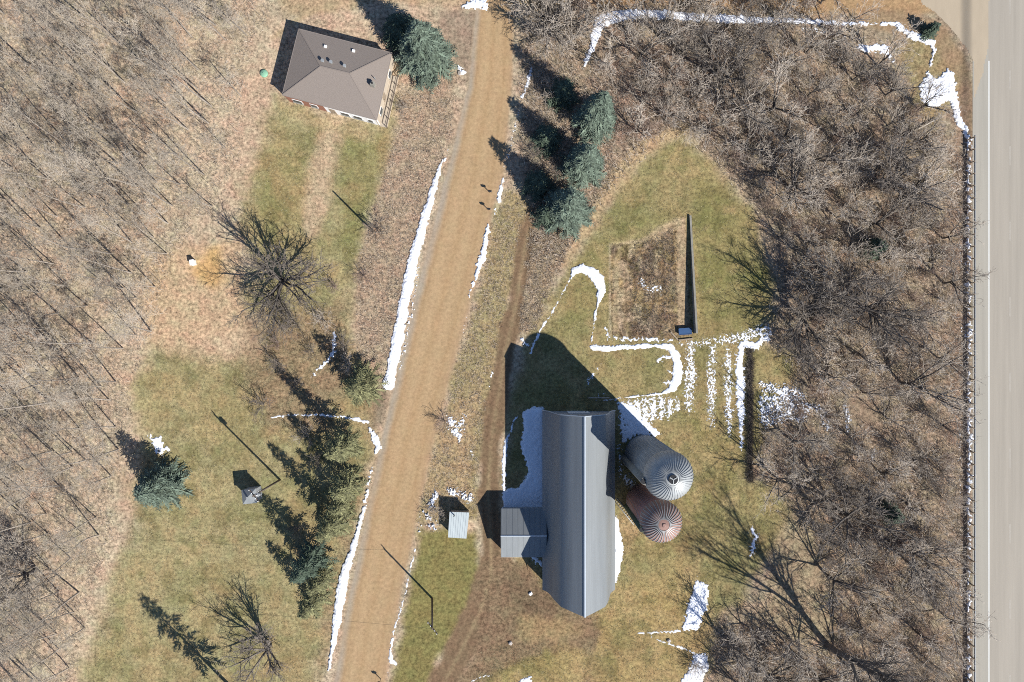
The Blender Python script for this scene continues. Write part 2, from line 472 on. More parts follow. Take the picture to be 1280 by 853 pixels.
    # mowing bands
    m = np.clip(sd(x, y, [(868, 230), (945, 290), (965, 400), (872, 420)]) / 10, 0, 1) * .07
    rgb = rgb * (1 + (m * np.sin(x / 2.7))[..., None])
    return rgb, spk


def set_tint(me, X, Y):
    rgb, spk = paint(X / S + 640, 426.5 - Y / S)
    a = me.attributes.new('tint', 'FLOAT_COLOR', 'POINT')
    a.data.foreach_set('color', np.concatenate([rgb, np.ones((len(rgb), 1))], 1).astype(np.float32).ravel())
    b = me.attributes.new('speckle', 'FLOAT', 'POINT'); b.data.foreach_set('value', spk.astype(np.float32))


def grid_faces(nx, ny):
    i = np.arange((nx - 1) * (ny - 1)); r, c = i // (nx - 1), i % (nx - 1)
    a = r * nx + c
    return np.stack([a, a + nx, a + nx + 1, a + 1], 1)


def make_ground():
    far = [-40000, -20000, -9000, -4000, -1800, -800, -300]
    xs = np.array(far + list(np.arange(-80, 1361, 2.4)) + [1280 - f for f in far[::-1]])
    ys = np.array(far + list(np.arange(-80, 935, 2.4)) + [853 - f for f in far[::-1]])
    X, Y = np.meshgrid((xs - 640) * S, (426.5 - ys) * S)
    X = X.ravel(); Y = Y.ravel()
    me = np_mesh('ground', np.stack([X, Y, ground_z(X, Y)], 1), grid_faces(len(xs), len(ys)), True)
    set_tint(me, X, Y)
    tag(obj('ground', me, GROUND), kind='structure')


def sheet(name, shapes, z, step=1.6, rag=3.0, m=None):
    """ragged-edged sheet lying z above the ground (road, track, garden bed)"""
    x0, x1, y0, y1 = shape_box(shapes, 8)
    xs = np.arange(x0, x1, step); ys = np.arange(y0, y1, step)
    GX, GY = np.meshgrid(xs, ys); x = GX.ravel(); y = GY.ravel()
    d = np.full(x.shape, -1e9)
    for s in shapes: d = np.maximum(d, sd(x, y, s))
    keep = d + rag * ((fbm(x, y, 14, 61, 3) - .5) * 2) > 0
    F = grid_faces(len(xs), len(ys)); F = F[keep[F].all(1)]
    used = np.unique(F); mp = np.full(len(x), -1); mp[used] = np.arange(len(used))
    X = (x[used] - 640) * S; Y = (426.5 - y[used]) * S
    me = np_mesh(name, np.stack([X, Y, ground_z(X, Y) + z], 1), mp[F], True)
    set_tint(me, X, Y)
    return tag(obj(name, me, m or GROUND), kind='structure')


# ------------------------------------------------------------------ snow
SNOW = mat('snow', (.86, .88, .92), .75, var=.05, scale=1.2, bump=.3, world=True)
_nt = SNOW.node_tree; _b = _nt.nodes['Principled BSDF']; _src = _b.inputs['Base Color'].links[0].from_socket
_at = _nt.nodes.new('ShaderNodeAttribute'); _at.attribute_name = 'thick'
_nz = _nt.nodes.new('ShaderNodeTexNoise'); _nz.inputs['Scale'].default_value = 2.2; _nz.inputs['Detail'].default_value = 4
_g = _nt.nodes.new('ShaderNodeNewGeometry'); _nt.links.new(_g.outputs['Position'], _nz.inputs['Vector'])
_ad = _nt.nodes.new('ShaderNodeMath'); _ad.operation = 'MULTIPLY_ADD'; _ad.inputs[1].default_value = 1.0
_nt.links.new(_nz.outputs['Fac'], _ad.inputs[0]); _nt.links.new(_at.outputs['Fac'], _ad.inputs[2])
_rp = _nt.nodes.new('ShaderNodeMapRange'); _rp.inputs['From Min'].default_value = .45; _rp.inputs['From Max'].default_value = .95
_nt.links.new(_ad.outputs[0], _rp.inputs['Value'])
_mx = _nt.nodes.new('ShaderNodeMixRGB'); _mx.inputs['Color1'].default_value = (.40, .37, .32, 1)
_nt.links.new(_rp.outputs['Result'], _mx.inputs['Fac']); _nt.links.new(_src, _mx.inputs['Color2'])
_nt.links.new(_mx.outputs['Color'], _b.inputs['Base Color'])
RS = np.random.default_rng(11)


def snow(label, shapes, cover=1.0, rag=4.0, grain=6.0, depth=.12, step=.62, fe=5.0, seed=0, stripes=0.0):
    if cover <= .65: step = .42
    x0, x1, y0, y1 = shape_box(shapes, rag + 4)
    xs = np.arange(x0, x1, step); ys = np.arange(y0, y1, step)
    GX, GY = np.meshgrid(xs, ys); x = GX.ravel(); y = GY.ravel()
    d = np.full(x.shape, -1e9)
    for s in shapes: d = np.maximum(d, sd(x, y, s))
    n = (fbm(x, y, grain, 100 + seed, 4) - .5) * 2
    n2 = (fbm(x, y, 2.3 if cover > .65 else 1.25, 300 + seed, 2) - .5) * 2
    f = np.clip(d / fe, -2, 1) + n2 * .3 + rag / fe * n * .9 + (1 - cover) * (n2 * 2.4 - 1.0)
    if stripes: f = f + stripes * np.sin(x / 1.6 + 2 * n)
    keep = f > 0
    F = grid_faces(len(xs), len(ys)); F = F[keep[F].all(1)]
    if not len(F): return None
    cnt = np.bincount(F.ravel(), minlength=len(x))
    used = np.unique(F); mp = np.full(len(x), -1); mp[used] = np.arange(len(used))
    X = (x[used] - 640) * S; Y = (426.5 - y[used]) * S
    inner = cnt[used] == 4
    hh = depth * np.clip(f[used] * .7 + .3, .25, 1) * (.8 + .4 * fbm(x[used], y[used], 5, 9, 3))
    Z = ground_z(X, Y) + np.where(inner, hh + .012, .008)
    me = np_mesh('snow_patch', np.stack([X, Y, Z], 1), mp[F], True)
    th = me.attributes.new('thick', 'FLOAT', 'POINT'); th.data.foreach_set('value', np.where(inner, np.clip(f[used] * 1.6, 0, 1), 0).astype(np.float32))
    o = obj('snow_patch', me, SNOW)
    return tag(o, label, 'snow', kind='stuff')


def all_snow():
    sn = snow
    sn('long white snowbank along the west edge of the gravel road beside dry grass', [[(553, 200, 1), (545, 225, 4), (532, 270, 6), (520, 310, 6.5), (512, 345, 7), (505, 380, 7), (498, 420, 8), (491, 455, 7), (486, 480, 8)]], 1, 2.5, 7, .3, seed=1)
    sn('broken snow crumbs on the road side of the long west snowbank', [[(524, 330, 2), (516, 380, 3.5), (508, 425, 3.5), (500, 462, 3)]], .45, 3, 4, .15, seed=2)
    sn('short snow streak at the northern end of the long west snowbank', [[(561, 186, 1.2), (555, 202, 1.8)]], .9, 1.5, 5, .2, seed=3)
    sn('narrow snow ridge on the east road edge below the three mailbox marks', [[(610, 284, 3.5), (605, 310, 5), (600, 330, 5), (592, 355, 2.5), (586, 372, 1)]], .9, 2.5, 5, .25, seed=4)
    sn('small snow ridge beside the road just above the mailboxes', [[(629, 222, 2), (625, 240, 3), (623, 250, 4)]], .95, 2, 5, .2, seed=5)
    sn('snow scrap beside the lower mailbox', [[(619, 262, 2), (617, 275, 2.5)]], .7, 2, 4, .12, seed=6)
    sn('thin snow trace along the east road edge in front of the tan verge', [[(583, 395, 1), (578, 420, 1)]], .5, 2, 5, .06, seed=7)
    sn('snow strip in the spruce shade at the east road edge', [[(664, 86, 2.2), (659, 105, 2.8), (653, 122, 2)]], .95, 2, 6, .15, seed=8)
    sn('snow scraps at the road edge under the middle spruce shadow', [[(650, 135, 2), (643, 160, 2), (634, 198, 2), (628, 210, 2)]], .55, 2.5, 5, .12, seed=9)
    sn('white snow heap across the top end of the gravel road', [[(574, 8), (590, 0), (610, -4), (610, 13), (578, 12)]], .9, 3, 6, .3, seed=10)
    sn('small snow heap beside the road below the blue spruce', [[(570, 80, 3), (578, 90, 5)]], .7, 4, 4, .3, seed=11)
    # long north drift
    sn('long pale snow drift along the northern edge of the thicket with a bend', [[(731, 82, 3), (738, 62, 5), (745, 42, 7), (750, 27, 8), (770, 21, 8), (800, 18, 7), (830, 18, 6.5), (870, 22, 6), (930, 25, 6), (990, 26, 4.5), (1040, 29, 3.5), (1085, 30, 3), (1122, 30, 3)]], .92, 3, 8, .2, seed=12)
    sn('short snow smear in the brush at the foot of the north drift', [[(729, 86, 3), (726, 92, 2)]], .7, 3, 5, .15, seed=13)
    sn('ragged snow band in the thicket parallel to the north drift', [[(995, 36, 2), (1020, 39, 4), (1040, 42, 3), (1056, 45, 2)]], .6, 3, 6, .12, seed=14)
    sn('hooked snow patch under the bare trees near the dirt corner', [[(1072, 60, 3), (1095, 60, 7), (1108, 63, 6), (1114, 76, 4)]], .8, 4, 7, .18, seed=15)
    sn('snow bank curving round the field corner beside the green juniper', [[(1122, 33, 4), (1135, 42, 5), (1150, 47, 6), (1160, 52, 5), (1167, 54, 4), (1166, 66, 3), (1163, 82, 2), (1159, 92, 1.5)]], .95, 3, 7, .3, seed=16)
    sn('big bright snow patch on the highway embankment at the field corner', [[(1146, 108), (1158, 92), (1170, 98), (1184, 84), (1194, 92), (1197, 120), (1202, 145), (1208, 158), (1205, 166), (1192, 152), (1186, 128), (1176, 132), (1166, 138), (1152, 128)]], .93, 5, 8, .25, seed=17)
    sn('thin snow strip at the top of the guardrail', [[(1206, 158, 3), (1207, 172, 3)]], .9, 2, 6, .15, seed=18)
    sn('long broken snow line lying under the highway guardrail', [[(1208.5, 176, 3.2), (1208.5, 300, 2.8), (1208.8, 420, 2.8), (1209, 560, 3.4), (1209, 690, 3.2), (1209, 800, 2.4), (1209, 900, 2.2)]], .7, 3, 16, .1, seed=19)
    sn('row of snow crumbs on the foot of the highway embankment', [[(1201, 300, 1.4), (1201, 420, 1.4), (1200, 500, 2), (1200, 640, 2), (1201, 780, 1.5)]], .35, 3, 8, .08, seed=20)
    # lawn by the garden
    sn('curved white snow drift on the lawn west of the garden plot', [[(714, 348, 1.6), (718, 338, 5), (728, 336, 6.5), (740, 341, 8), (748, 350, 8), (752, 362, 6), (748, 374, 3), (745, 390, 2), (742, 410, 1.4), (738, 432, 1)]], 1, 2.5, 8, .25, seed=21)
    sn('thin straight snow line running down to the barn shadow', [[(714, 346, 1.4), (700, 374, 1.4), (686, 397, 1.6), (676, 412, 1.8), (668, 428, 2), (663, 442, 2)]], .95, 1.5, 6, .08, seed=22)
    sn('white snow bracket on the lawn south of the garden plot', [[(740, 435, 3.5), (760, 436, 4), (790, 434, 3), (820, 432, 3), (838, 434, 5), (845, 446, 6), (847, 460, 6.5), (846, 475, 6.5), (840, 486, 5), (828, 492, 2), (800, 495, 1.4), (775, 498, 1.2), (755, 501, 1)]], 1, 2, 9, .2, seed=23)
    sn('snow tongues on the inner side of the bracket drift', [[(822, 450, 3), (840, 446, 4)], [(828, 478, 2), (840, 480, 4)], [(833, 465, 1.5), (840, 466, 3)]], .8, 3, 5, .1, seed=24)
    sn('ragged snow fringe along the south edge of the garden plot', [[(758, 412, 3), (762, 422, 4), (785, 424, 4), (810, 423, 3.5), (838, 426, 3)]], .72, 3.5, 6, .12, seed=25)
    sn('snow flecks scattered over the middle of the garden plot', [[(800, 350, 4), (808, 360, 8), (822, 362, 7)]], .08, 4, 5, .06, seed=26)
    sn('powdery snow on the lawn along the barn shadow edge', [[(776, 500), (820, 494), (850, 497), (856, 512), (838, 522), (815, 530), (806, 538), (796, 524)]], .4, 4, 6, .05, seed=27, stripes=.4)
    sn('speckled snow stripe on the lawn nearest the bracket drift', [[(862, 434, 6), (863, 470, 9), (862, 490, 9), (862, 514, 5)]], .45, 3, 5, .05, seed=28)
    sn('second speckled snow stripe on the mown lawn', [[(891, 438, 6), (889, 480, 8), (889, 510, 7), (889, 534, 4)]], .45, 3, 5, .05, seed=29)
    sn('third speckled snow stripe on the mown lawn', [[(910, 436, 5), (910, 480, 7), (911, 520, 6), (912, 544, 4)]], .45, 3, 5, .05, seed=30)
    sn('solid snow stripe on the lawn beside the dead hedge', [[(925, 436, 6), (925, 470, 7.5), (926, 510, 6), (927, 560, 3)]], .8, 3, 6, .12, seed=31)
    sn('sugar of snow between the garden corner and the dead hedge', [[(850, 430, 4), (880, 428, 6), (920, 424, 8), (955, 412, 10)]], .33, 4, 5, .06, seed=32)
    sn('bright snow cap at the north end of the dead hedge', [[(930, 430, 7), (944, 434, 6), (962, 418, 5)]], .75, 4, 6, .15, seed=33)
    sn('large speckled snow patch under the trees east of the dead hedge', [[(948, 474), (978, 478), (1004, 486), (1018, 508), (1010, 530), (985, 528), (955, 537), (946, 524)]], .42, 4, 6, .12, seed=34)
    sn('snow scrap between the speckled patch and the brown clearing', [[(1018, 508, 6), (1030, 520, 9), (1034, 535, 6)]], .5, 4, 5, .1, seed=35)
    sn('snow pile on the west side of the brown clearing', [[(1056, 508, 5), (1060, 525, 5), (1058, 538, 4)]], .6, 3, 5, .15, seed=36)
    sn('snow speckles on the brush below the brown clearing', [[(1090, 572, 6), (1096, 562, 4)]], .35, 4, 4, .08, seed=37)
    # barn surroundings
    sn('smooth snow field in the shade along the west wall of the barn', [[(652, 514), (664, 508), (680, 508), (682, 640), (627, 640), (627, 612), (648, 609), (660, 590), (650, 560), (654, 535)]], .97, 3, 9, .2, seed=38)
    sn('sunlit snow rim along the farm track beside the barn', [[(651, 513, 1), (640, 532, 1.6), (633, 552, 3), (630, 575, 3.5), (630, 600, 3), (630, 612, 2)]], .95, 2, 6, .15, seed=39)
    sn('shaded snow patch between the barn gable and the grey silo', [[(772, 500), (790, 504), (812, 525), (830, 545), (818, 548), (796, 546), (778, 556), (772, 530)]], .82, 4, 7, .12, seed=40)
    sn('snow strip along the sunny east wall of the barn', [[(766, 645), (772, 645), (776, 665), (780, 690), (777, 704), (772, 728), (766, 732)]], .97, 2, 7, .15, seed=41)
    sn('snow scraps in the dark gap between barn and silos', [[(774, 560, 4), (776, 590, 4), (788, 605, 9)]], .38, 4, 5, .1, seed=42)
    sn('snow scrap in the angle of the barn south of the milk house', [[(668, 697, 5), (676, 705, 5)]], .75, 4, 5, .12, seed=43)
    sn('white snow scraps at the tip of the silo shadow', [[(652, 424, 3), (658, 432, 4)]], .85, 3, 5, .25, seed=44)
    sn('faint snow scraps in the barn shadow on the lawn', [[(740, 470, 4), (733, 480, 3), (752, 455, 1.5)], [(745, 500, 1), (750, 490, 1), (757, 494, 1)]], .55, 2.5, 5, .06, seed=45)
    sn('ragged snow around the little white shed', [[(560, 612, 5), (575, 618, 7), (586, 622, 7)], [(545, 618, 5), (540, 632, 6)], [(528, 650, 2), (526, 662, 3)]], .62, 4, 5, .25, seed=46)
    sn('snow crumbs on the brush pile west of the little shed', [[(532, 640, 4), (540, 655, 7), (545, 662, 5)]], .3, 4, 4, .3, seed=47)
    sn('clotted snow around the reddish bush on the road verge', [[(562, 524, 6), (570, 536, 9), (574, 548, 6), (580, 520, 4)]], .5, 5, 5, .15, seed=48)
    sn('small snow scrap on the track edge north of the barn', [[(615, 466, 1.2), (613, 478, 2), (613, 487, 1.6)]], .7, 2, 5, .1, seed=49)
    sn('snow scrap in the weeds beside the farm track', [[(588, 563, 3), (594, 572, 3)]], .5, 4, 4, .1, seed=50)
    # west side of the road, south
    sn('thin snow arc through the conifer shade near the field entrance', [[(340, 522, 1.2), (365, 519, 1.2), (400, 519, 1.6), (430, 521, 2), (448, 525, 2.5), (460, 528, 2.5)]], .95, 1.5, 6, .1, seed=51)
    sn('thick snow lump at the field entrance beside the road', [[(462, 537, 3), (468, 548, 5), (473, 558, 5), (470, 567, 3)]], .95, 2.5, 6, .3, seed=52)
    sn('broken snow bank on the west road edge beside the pines', [[(466, 585, 2), (462, 600, 3), (458, 615, 3.5), (455, 635, 3.5)]], .8, 3, 5, .2, seed=53)
    sn('lower white snowbank on the west road edge opposite the pole', [[(455, 635, 3), (447, 665, 3.5), (440, 690, 4.5), (431, 715, 6), (426, 745, 7), (421, 775, 6), (417, 800, 4), (411, 838, 1.5)]], 1, 2, 7, .3, seed=54)
    sn('thin snow line on the east road edge beside the pole', [[(519, 686, 1), (513, 710, 1.2), (507, 740, 1.4), (500, 765, 1.4), (492, 790, 1.8), (488, 815, 2.5), (489, 827, 4), (494, 830, 3)]], .97, 1.2, 7, .15, seed=55)
    sn('tiny snow scraps on the tan verge south of the little shed', [[(525, 640, 1.2), (521, 660, 1.2)], [(485, 840, 1.5), (486, 845, 1)]], .7, 2, 4, .08, seed=56)
    sn('snow streak among the shrubs north of the pine shade', [[(418, 414, 3), (417, 438, 4.5), (412, 448, 3.5), (398, 462, 3), (384, 478, 1.5)]], .8, 2, 5, .15, seed=57)
    sn('blue shaded snow patch beside the lone round spruce', [[(188, 545, 5), (196, 552, 8), (200, 562, 8), (212, 562, 3)]], .72, 4, 5, .15, seed=58)
    # south east
    sn('tall white snow patch on the golden grass south of the silos', [[(872, 722), (888, 732), (886, 750), (878, 775), (874, 788), (852, 790), (856, 762), (864, 740)]], .9, 4, 7, .2, seed=59)
    sn('thin snow line leading west from the tall snow patch', [[(795, 792, 1.2), (820, 791, 1.4), (850, 789, 2)]], .95, 1, 6, .06, seed=60)
    sn('snow patch at the bottom edge below the snow line', [[(868, 818), (884, 815), (888, 835), (880, 845), (876, 870), (848, 870), (852, 845), (862, 832)]], .9, 4, 7, .2, seed=61)
    sn('slanting thin snow line above the bottom snow patch', [[(814, 797, 1), (835, 805, 1.4), (852, 810, 1.6), (872, 818, 2)]], .95, 1, 6, .06, seed=62)
    sn('small snow patch under the bare tree east of the silos', [[(938, 660, 3), (944, 672, 5), (942, 685, 5), (938, 698, 2)]], .7, 4, 5, .1, seed=63)
    sn('small snow triangle on the golden grass at the bottom edge', [[(644, 853), (664, 842), (666, 858), (646, 858)]], .9, 2, 5, .15, seed=64)
    sn('short curved snow thread beside the farm track', [[(590, 852, 1), (602, 846, 1), (614, 844, 1)]], .95, .8, 6, .05, seed=65)


# ------------------------------------------------------------------ vegetation
def perp(d):
    a = Vector((0, 0, 1)) if abs(d.z) < .9 else Vector((1, 0, 0))
    u = d.cross(a).normalized()
    return u, d.cross(u).normalized()


def tubes_mesh(name, lines):
    """lines: (pts, radii, sides) -> one mesh of triangles"""
    V, F = [], []
    base = 0
    for pts, rr, n in lines:
        m = len(pts)
        d = (pts[-1] - pts[0]).normalized()
        u, w = perp(d)
        for i in range(m):
            if i == m - 1 and n == 3:
                V.append(pts[i]); continue
            for k in range(n):
                t = 2 * math.pi * k / n
                V.append(pts[i] + u * (rr[i] * math.cos(t)) + w * (rr[i] * math.sin(t)))
        for i in range(m - 1):
            last = (i == m - 2 and n == 3)
            for k in range(n):
                a = base + i * n + k; b = base + i * n + (k + 1) % n
                if last: F.append((a, b, base + (m - 1) * n))
                else:
                    c, e = base + (i + 1) * n + (k + 1) % n, base + (i + 1) * n + k
                    F.append((a, b, c)); F.append((a, c, e))
        base += (m - 1) * n + (1 if n == 3 else n)
    return np_mesh(name, [tuple(v) for v in V], F, True)


def grow(out, p, d, L, r, lvl, cfg, rng):
    nseg = cfg['seg'][lvl]
    pts = [p.copy()]; rr = [r]
    q = p.copy(); dd = d.copy()
    wob = cfg['wob'][lvl]; up = cfg['up'][lvl]
    for i in range(nseg):
        dd = (dd + Vector((rng.gauss(0, wob), rng.gauss(0, wob), rng.gauss(0, wob) + up))).normalized()
        q = q + dd * (L / nseg)
        pts.append(q.copy()); rr.append(max(cfg['rmin'], r * (1 - cfg['tap'][lvl] * (i + 1) / nseg)))
    out.append((lvl, pts, rr))
    if lvl >= cfg['max']: return
    n = cfg['n'][lvl]; n = rng.randint(max(1, int(n * .8)), int(n * 1.2 + .5))
    t0 = cfg['t0'][lvl]
    az = rng.random() * 6.28
    for k in range(n):
        t = t0 + (1 - t0) * (k + rng.random() * .8) / n
        f = t * nseg; i = min(nseg - 1, int(f)); f -= i
        bp = pts[i].lerp(pts[i + 1], f)
        bd = (pts[i + 1] - pts[i]).normalized()
        br = rr[i] * (1 - f) + rr[i + 1] * f
        az += 2.4 + rng.gauss(0, .5)
        u, w = perp(bd)
        ang = rad(cfg['ang'][lvl] + rng.gauss(0, 9))
        cd = (bd * math.cos(ang) + (u * math.cos(az) + w * math.sin(az)) * math.sin(ang)).normalized()
        cl = L * cfg['len'][lvl] * (1.15 - cfg['sh'][lvl] * t) * (.7 + .6 * rng.random())
        grow(out, bp, cd, cl, max(cfg['rmin'], min(br * .85, br * cfg['rr'][lvl])), lvl + 1, cfg, rng)


TALL = dict(seg=(6, 4, 3, 2, 2), wob=(.05, .09, .13, .18, .2), up=(.03, .06, .05, .03, 0), tap=(.8, .75, .7, .6, .5), n=(14, 5, 4, 3), t0=(.26, .25, .2, .2),
            ang=(38, 40, 42, 42), len=(.30, .52, .52, .5), sh=(.55, .5, .4, .3), rr=(.36, .45, .5, .6), rmin=.012, max=4)
SPREAD = dict(seg=(3, 5, 4, 3, 2), wob=(.08, .09, .12, .18, .2), up=(.02, .05, .05, .02, 0), tap=(.2, .6, .6, .5, .4), n=(5, 7, 5, 2), t0=(.6, .25, .2, .15),
              ang=(36, 36, 40, 42), len=(2.5, .5, .52, .5), sh=(.25, .5, .4, .3), rr=(.7, .6, .6, .65), rmin=.024, max=4)
BUSH = dict(seg=(2, 4, 3, 2), wob=(.1, .15, .2, .2), up=(0, .06, .04, 0), tap=(.2, .7, .6, .5), n=(13, 6, 3), t0=(.05, .2, .15),
            ang=(38, 36, 40), len=(5.5, .5, .5), sh=(.2, .4, .3), rr=(.6, .6, .65), rmin=.016, max=3)


def bare_tree(name, h, r, cfg, seed, bark, twig, label, cat, loc=(0, 0, 0), group=None, trunk_frac=1.0, split=1, lean=(0, 0)):
    rng = random.Random(seed)
    out = []
    grow(out, Vector((0, 0, -.1)), Vector((lean[0], lean[1], 1)).normalized(), h * trunk_frac, r, 0, cfg, rng)
    root = thing(name, loc, label, cat, 0, group)
    sides = {0: 7, 1: 5, 2: 4, 3: 3, 4: 3}
    a = [(p, q, sides[l] if l <= split else 3) for l, p, q in out if l <= split]
    b = [(p, q, 3) for l, p, q in out if l > split]
    obj('trunk' if cat == 'tree' else 'stems', tubes_mesh('trunk', a), bark, root)
    obj('crown' if cat == 'tree' else 'twigs', tubes_mesh('crown', b), twig, root)
    return root


BARK = mat('bark_grey', (.30, .26, .215), .9, var=.3, scale=3, stretch=(1, 1, .3), obj_var=.25)
BARKD = mat('bark_dark', (.13, .112, .095), .9, var=.3, scale=3, stretch=(1, 1, .3), obj_var=.25)
TWIG_L = mat('twig_tan', (.45, .385, .30), .9, var=.15, scale=1.5, obj_var=.25)
TWIG_R = mat('twig_grey', (.45, .385, .31), .9, var=.3, scale=1.5, obj_var=.3)
TWIG_P = mat('twig_reddish', (.32, .235, .185), .9, var=.2, scale=1.5, obj_var=.2)
TWIG_D = mat('twig_dark', (.20, .168, .138), .9, var=.2, scale=1.5, obj_var=.2)
NEED_B = mat('needles_blue', (.118, .15, .108), .75, var=.3, scale=1.5, island=.5)
NEED_G = mat('needles_green', (.07, .095, .062), .75, var=.25, scale=1.5, island=.35)  # darkened to put shade into the low stand-in spruces
NEED_O = mat('needles_olive', (.165, .16, .075), .75, var=.35, scale=.8, island=.55)
STRAW = mat('dead_grass', (.44, .36, .27), .95, var=.2, scale=.5, world=True, island=.35)
STRAWG = mat('turf_blades', (.29, .26, .155), .95, var=.25, scale=.4, world=True, island=.6)
BRUSH = mat('brush_twigs', (.42, .355, .285), .95, var=.3, scale=.25, world=True, island=.65)
LITTER = mat('fallen_twigs', (.38, .325, .255), .95, var=.3, scale=.3, world=True, island=.5)


def conifer(name, h, R, seed, need, label, loc, z0=.06, whorl=.42, per=9, power=.68, droop=.25, blob=0.0, group=None, spray=1.0):
    rng = random.Random(seed)
    root = thing(name, loc, label, 'tree', 0, group)
    MB().tube((0, 0, -.1), (0, 0, h * .97), .018 * h, 8, .02).build('trunk', BARKD, root)
    V, F = [], []

    def quad(a, b, w):
        """leaf-shaped spray from a to b"""
        d = b - a
        s = d.cross(Vector((rng.gauss(0, .35), rng.gauss(0, .35), 1))).normalized() * w
        m = a.lerp(b, .45)
        i = len(V)
        V.extend([tuple(a), tuple(m + s), tuple(b), tuple(m - s)]); F.append((i, i + 1, i + 2, i + 3))
    z = h * z0
    while z < h * .985:
        f = 1 - (z - h * z0) / (h * (1 - z0))
        rb = R * (f ** power) * (1 + blob * math.sin(z * 2.1 + seed))
        n = max(4, int(per * (.45 + .55 * f)))
        a0 = rng.random() * 6.28
        for k in range(n):
            a = a0 + 6.283 * k / n + rng.gauss(0, .2)
            L = rb * (.72 + .42 * rng.random())
            if rng.random() < .06 + blob * .25: L *= .55
            d = Vector((math.cos(a), math.sin(a), 0))
            p0 = Vector((0, 0, z + rng.gauss(0, .12)))
            ns = max(3, int(L / .34))
            tipz = -droop * L + .14 * L * f
            side = Vector((-d.y, d.x, 0))
            for i in range(ns + 1):
                t = (i + .3) / (ns + .6)
                if t < .26: continue
                c = p0 + d * (L * t) + Vector((0, 0, tipz * t * t - .04 * math.sin(t * 3)))
                ln = spray * (.5 + .38 * L * (1 - t) * .55) * (.7 + .6 * rng.random())
                for sgn in (-1, 1):
                    e = c + (d * .72 + side * sgn * (.75 + .2 * rng.random())) * ln + Vector((0, 0, -.12 * ln + rng.gauss(0, .07)))
                    quad(c, e, ln * .16)
            quad(p0 + d * (L * .55), p0 + d * (L * 1.06) + Vector((0, 0, tipz)), .1 + .02 * L)
            quad(p0 + d * .1, p0 + d * (L * .7) + Vector((0, 0, tipz * .5)), .09)
        z += whorl * (.8 + .4 * rng.random()) * (.55 + .45 * f)
    obj('crown', np_mesh('crown', V, F), need, root)
    return root


def scatter(shape, n, seed, excl=()):
    """n random plan pixels inside a polygon"""
    g = np.random.default_rng(seed)
    x0, x1, y0, y1 = shape_box([shape], 0)
    P = np.stack([g.uniform(x0, x1, n * 4), g.uniform(y0, y1, n * 4)], 1)
    k = sd(P[:, 0], P[:, 1], shape) > 0
    for e in excl: k &= sd(P[:, 0], P[:, 1], e) < 0
    return P[k][:n]


def spaced(shape, gap, seed, excl=(), limit=400):
    out = []
    cell = {}
    for x, y in scatter(shape, 9000, seed, excl):
        i, j = int(x // gap), int(y // gap)
        if any((x - a) ** 2 + (y - b) ** 2 < gap * gap for u in (-1, 0, 1) for v in (-1, 0, 1) for a, b in cell.get((i + u, j + v), ())): continue
        cell.setdefault((i, j), []).append((x, y)); out.append((x, y))
        if len(out) >= limit: break
    return out


def spikes(name, P, per, h, spread, width, m, label, cat, seed, flat=0.0):
    """clumps of thin three-sided stalks at plan pixels P (n,2)"""
    g = np.random.default_rng(seed)
    n = len(P) * per
    base = np.repeat(P, per, 0) + g.normal(0, 1, (n, 2)) * (spread * .5 / S)
    X = (base[:, 0] - 640) * S; Y = (426.5 - base[:, 1]) * S
    Z = ground_z(X, Y)
    az = g.uniform(0, 6.283, n); tilt = np.clip(g.normal(.55, .3, n) + flat, 0, 1.52)
    L = h * g.uniform(.45, 1.2, n)
    D = np.stack([np.cos(az) * np.sin(tilt), np.sin(az) * np.sin(tilt), np.cos(tilt)], 1)
    o = np.stack([X, Y, Z - .02], 1)
    u = np.stack([-np.sin(az), np.cos(az), np.zeros(n)], 1)
    w = np.cross(D, u)
    wd = (width * g.uniform(.6, 1.4, n))[:, None]
    a = o + u * wd; b = o - u * wd * .5 + w * wd * .8; c = o - u * wd * .5 - w * wd * .8; t = o + D * L[:, None]
    t[:, 2] = np.maximum(t[:, 2], Z + .05)
    V = np.stack([a, b, c, t], 1).reshape(-1, 3)
    i = np.arange(n)[:, None] * 4
    F = np.concatenate([i + np.array([[0, 1, 3]]), i + np.array([[1, 2, 3]]), i + np.array([[2, 0, 3]])], 0)
    o = obj(name, np_mesh(name, V, F), m)
    return tag(o, label, cat, kind='stuff')


WOODS = [(-40, -40), (330, -40), (335, 25), (318, 60), (300, 130), (300, 200), (268, 260), (215, 320), (190, 420), (165, 480), (165, 540), (140, 600), (145, 660), (115, 740), (90, 870), (-40, 890)]
THICKET = [(660, -25), (1195, -25), (1150, 20), (1150, 60), (1176, 170), (1182, 300), (1182, 890), (905, 890), (900, 790), (925, 735), (985, 690), (1005, 640), (965, 600), (965, 535), (1015, 490), (1005, 440), (985, 400), (985, 330), (955, 255), (900, 195), (850, 150), (800, 182), (770, 120), (745, 96), (690, 60)]
SHED_ZONE = [(1062, 494), (1104, 494), (1108, 552), (1062, 552)]
DRIFT = [(728, 95, 7), (748, 30, 9), (800, 18, 8), (930, 25, 7), (1120, 30, 6)]



CORNER = [(1010, -60), (1240, -60), (1240, 190), (1186, 180), (1140, 115), (1095, 80), (1055, 60), (1030, 20)]


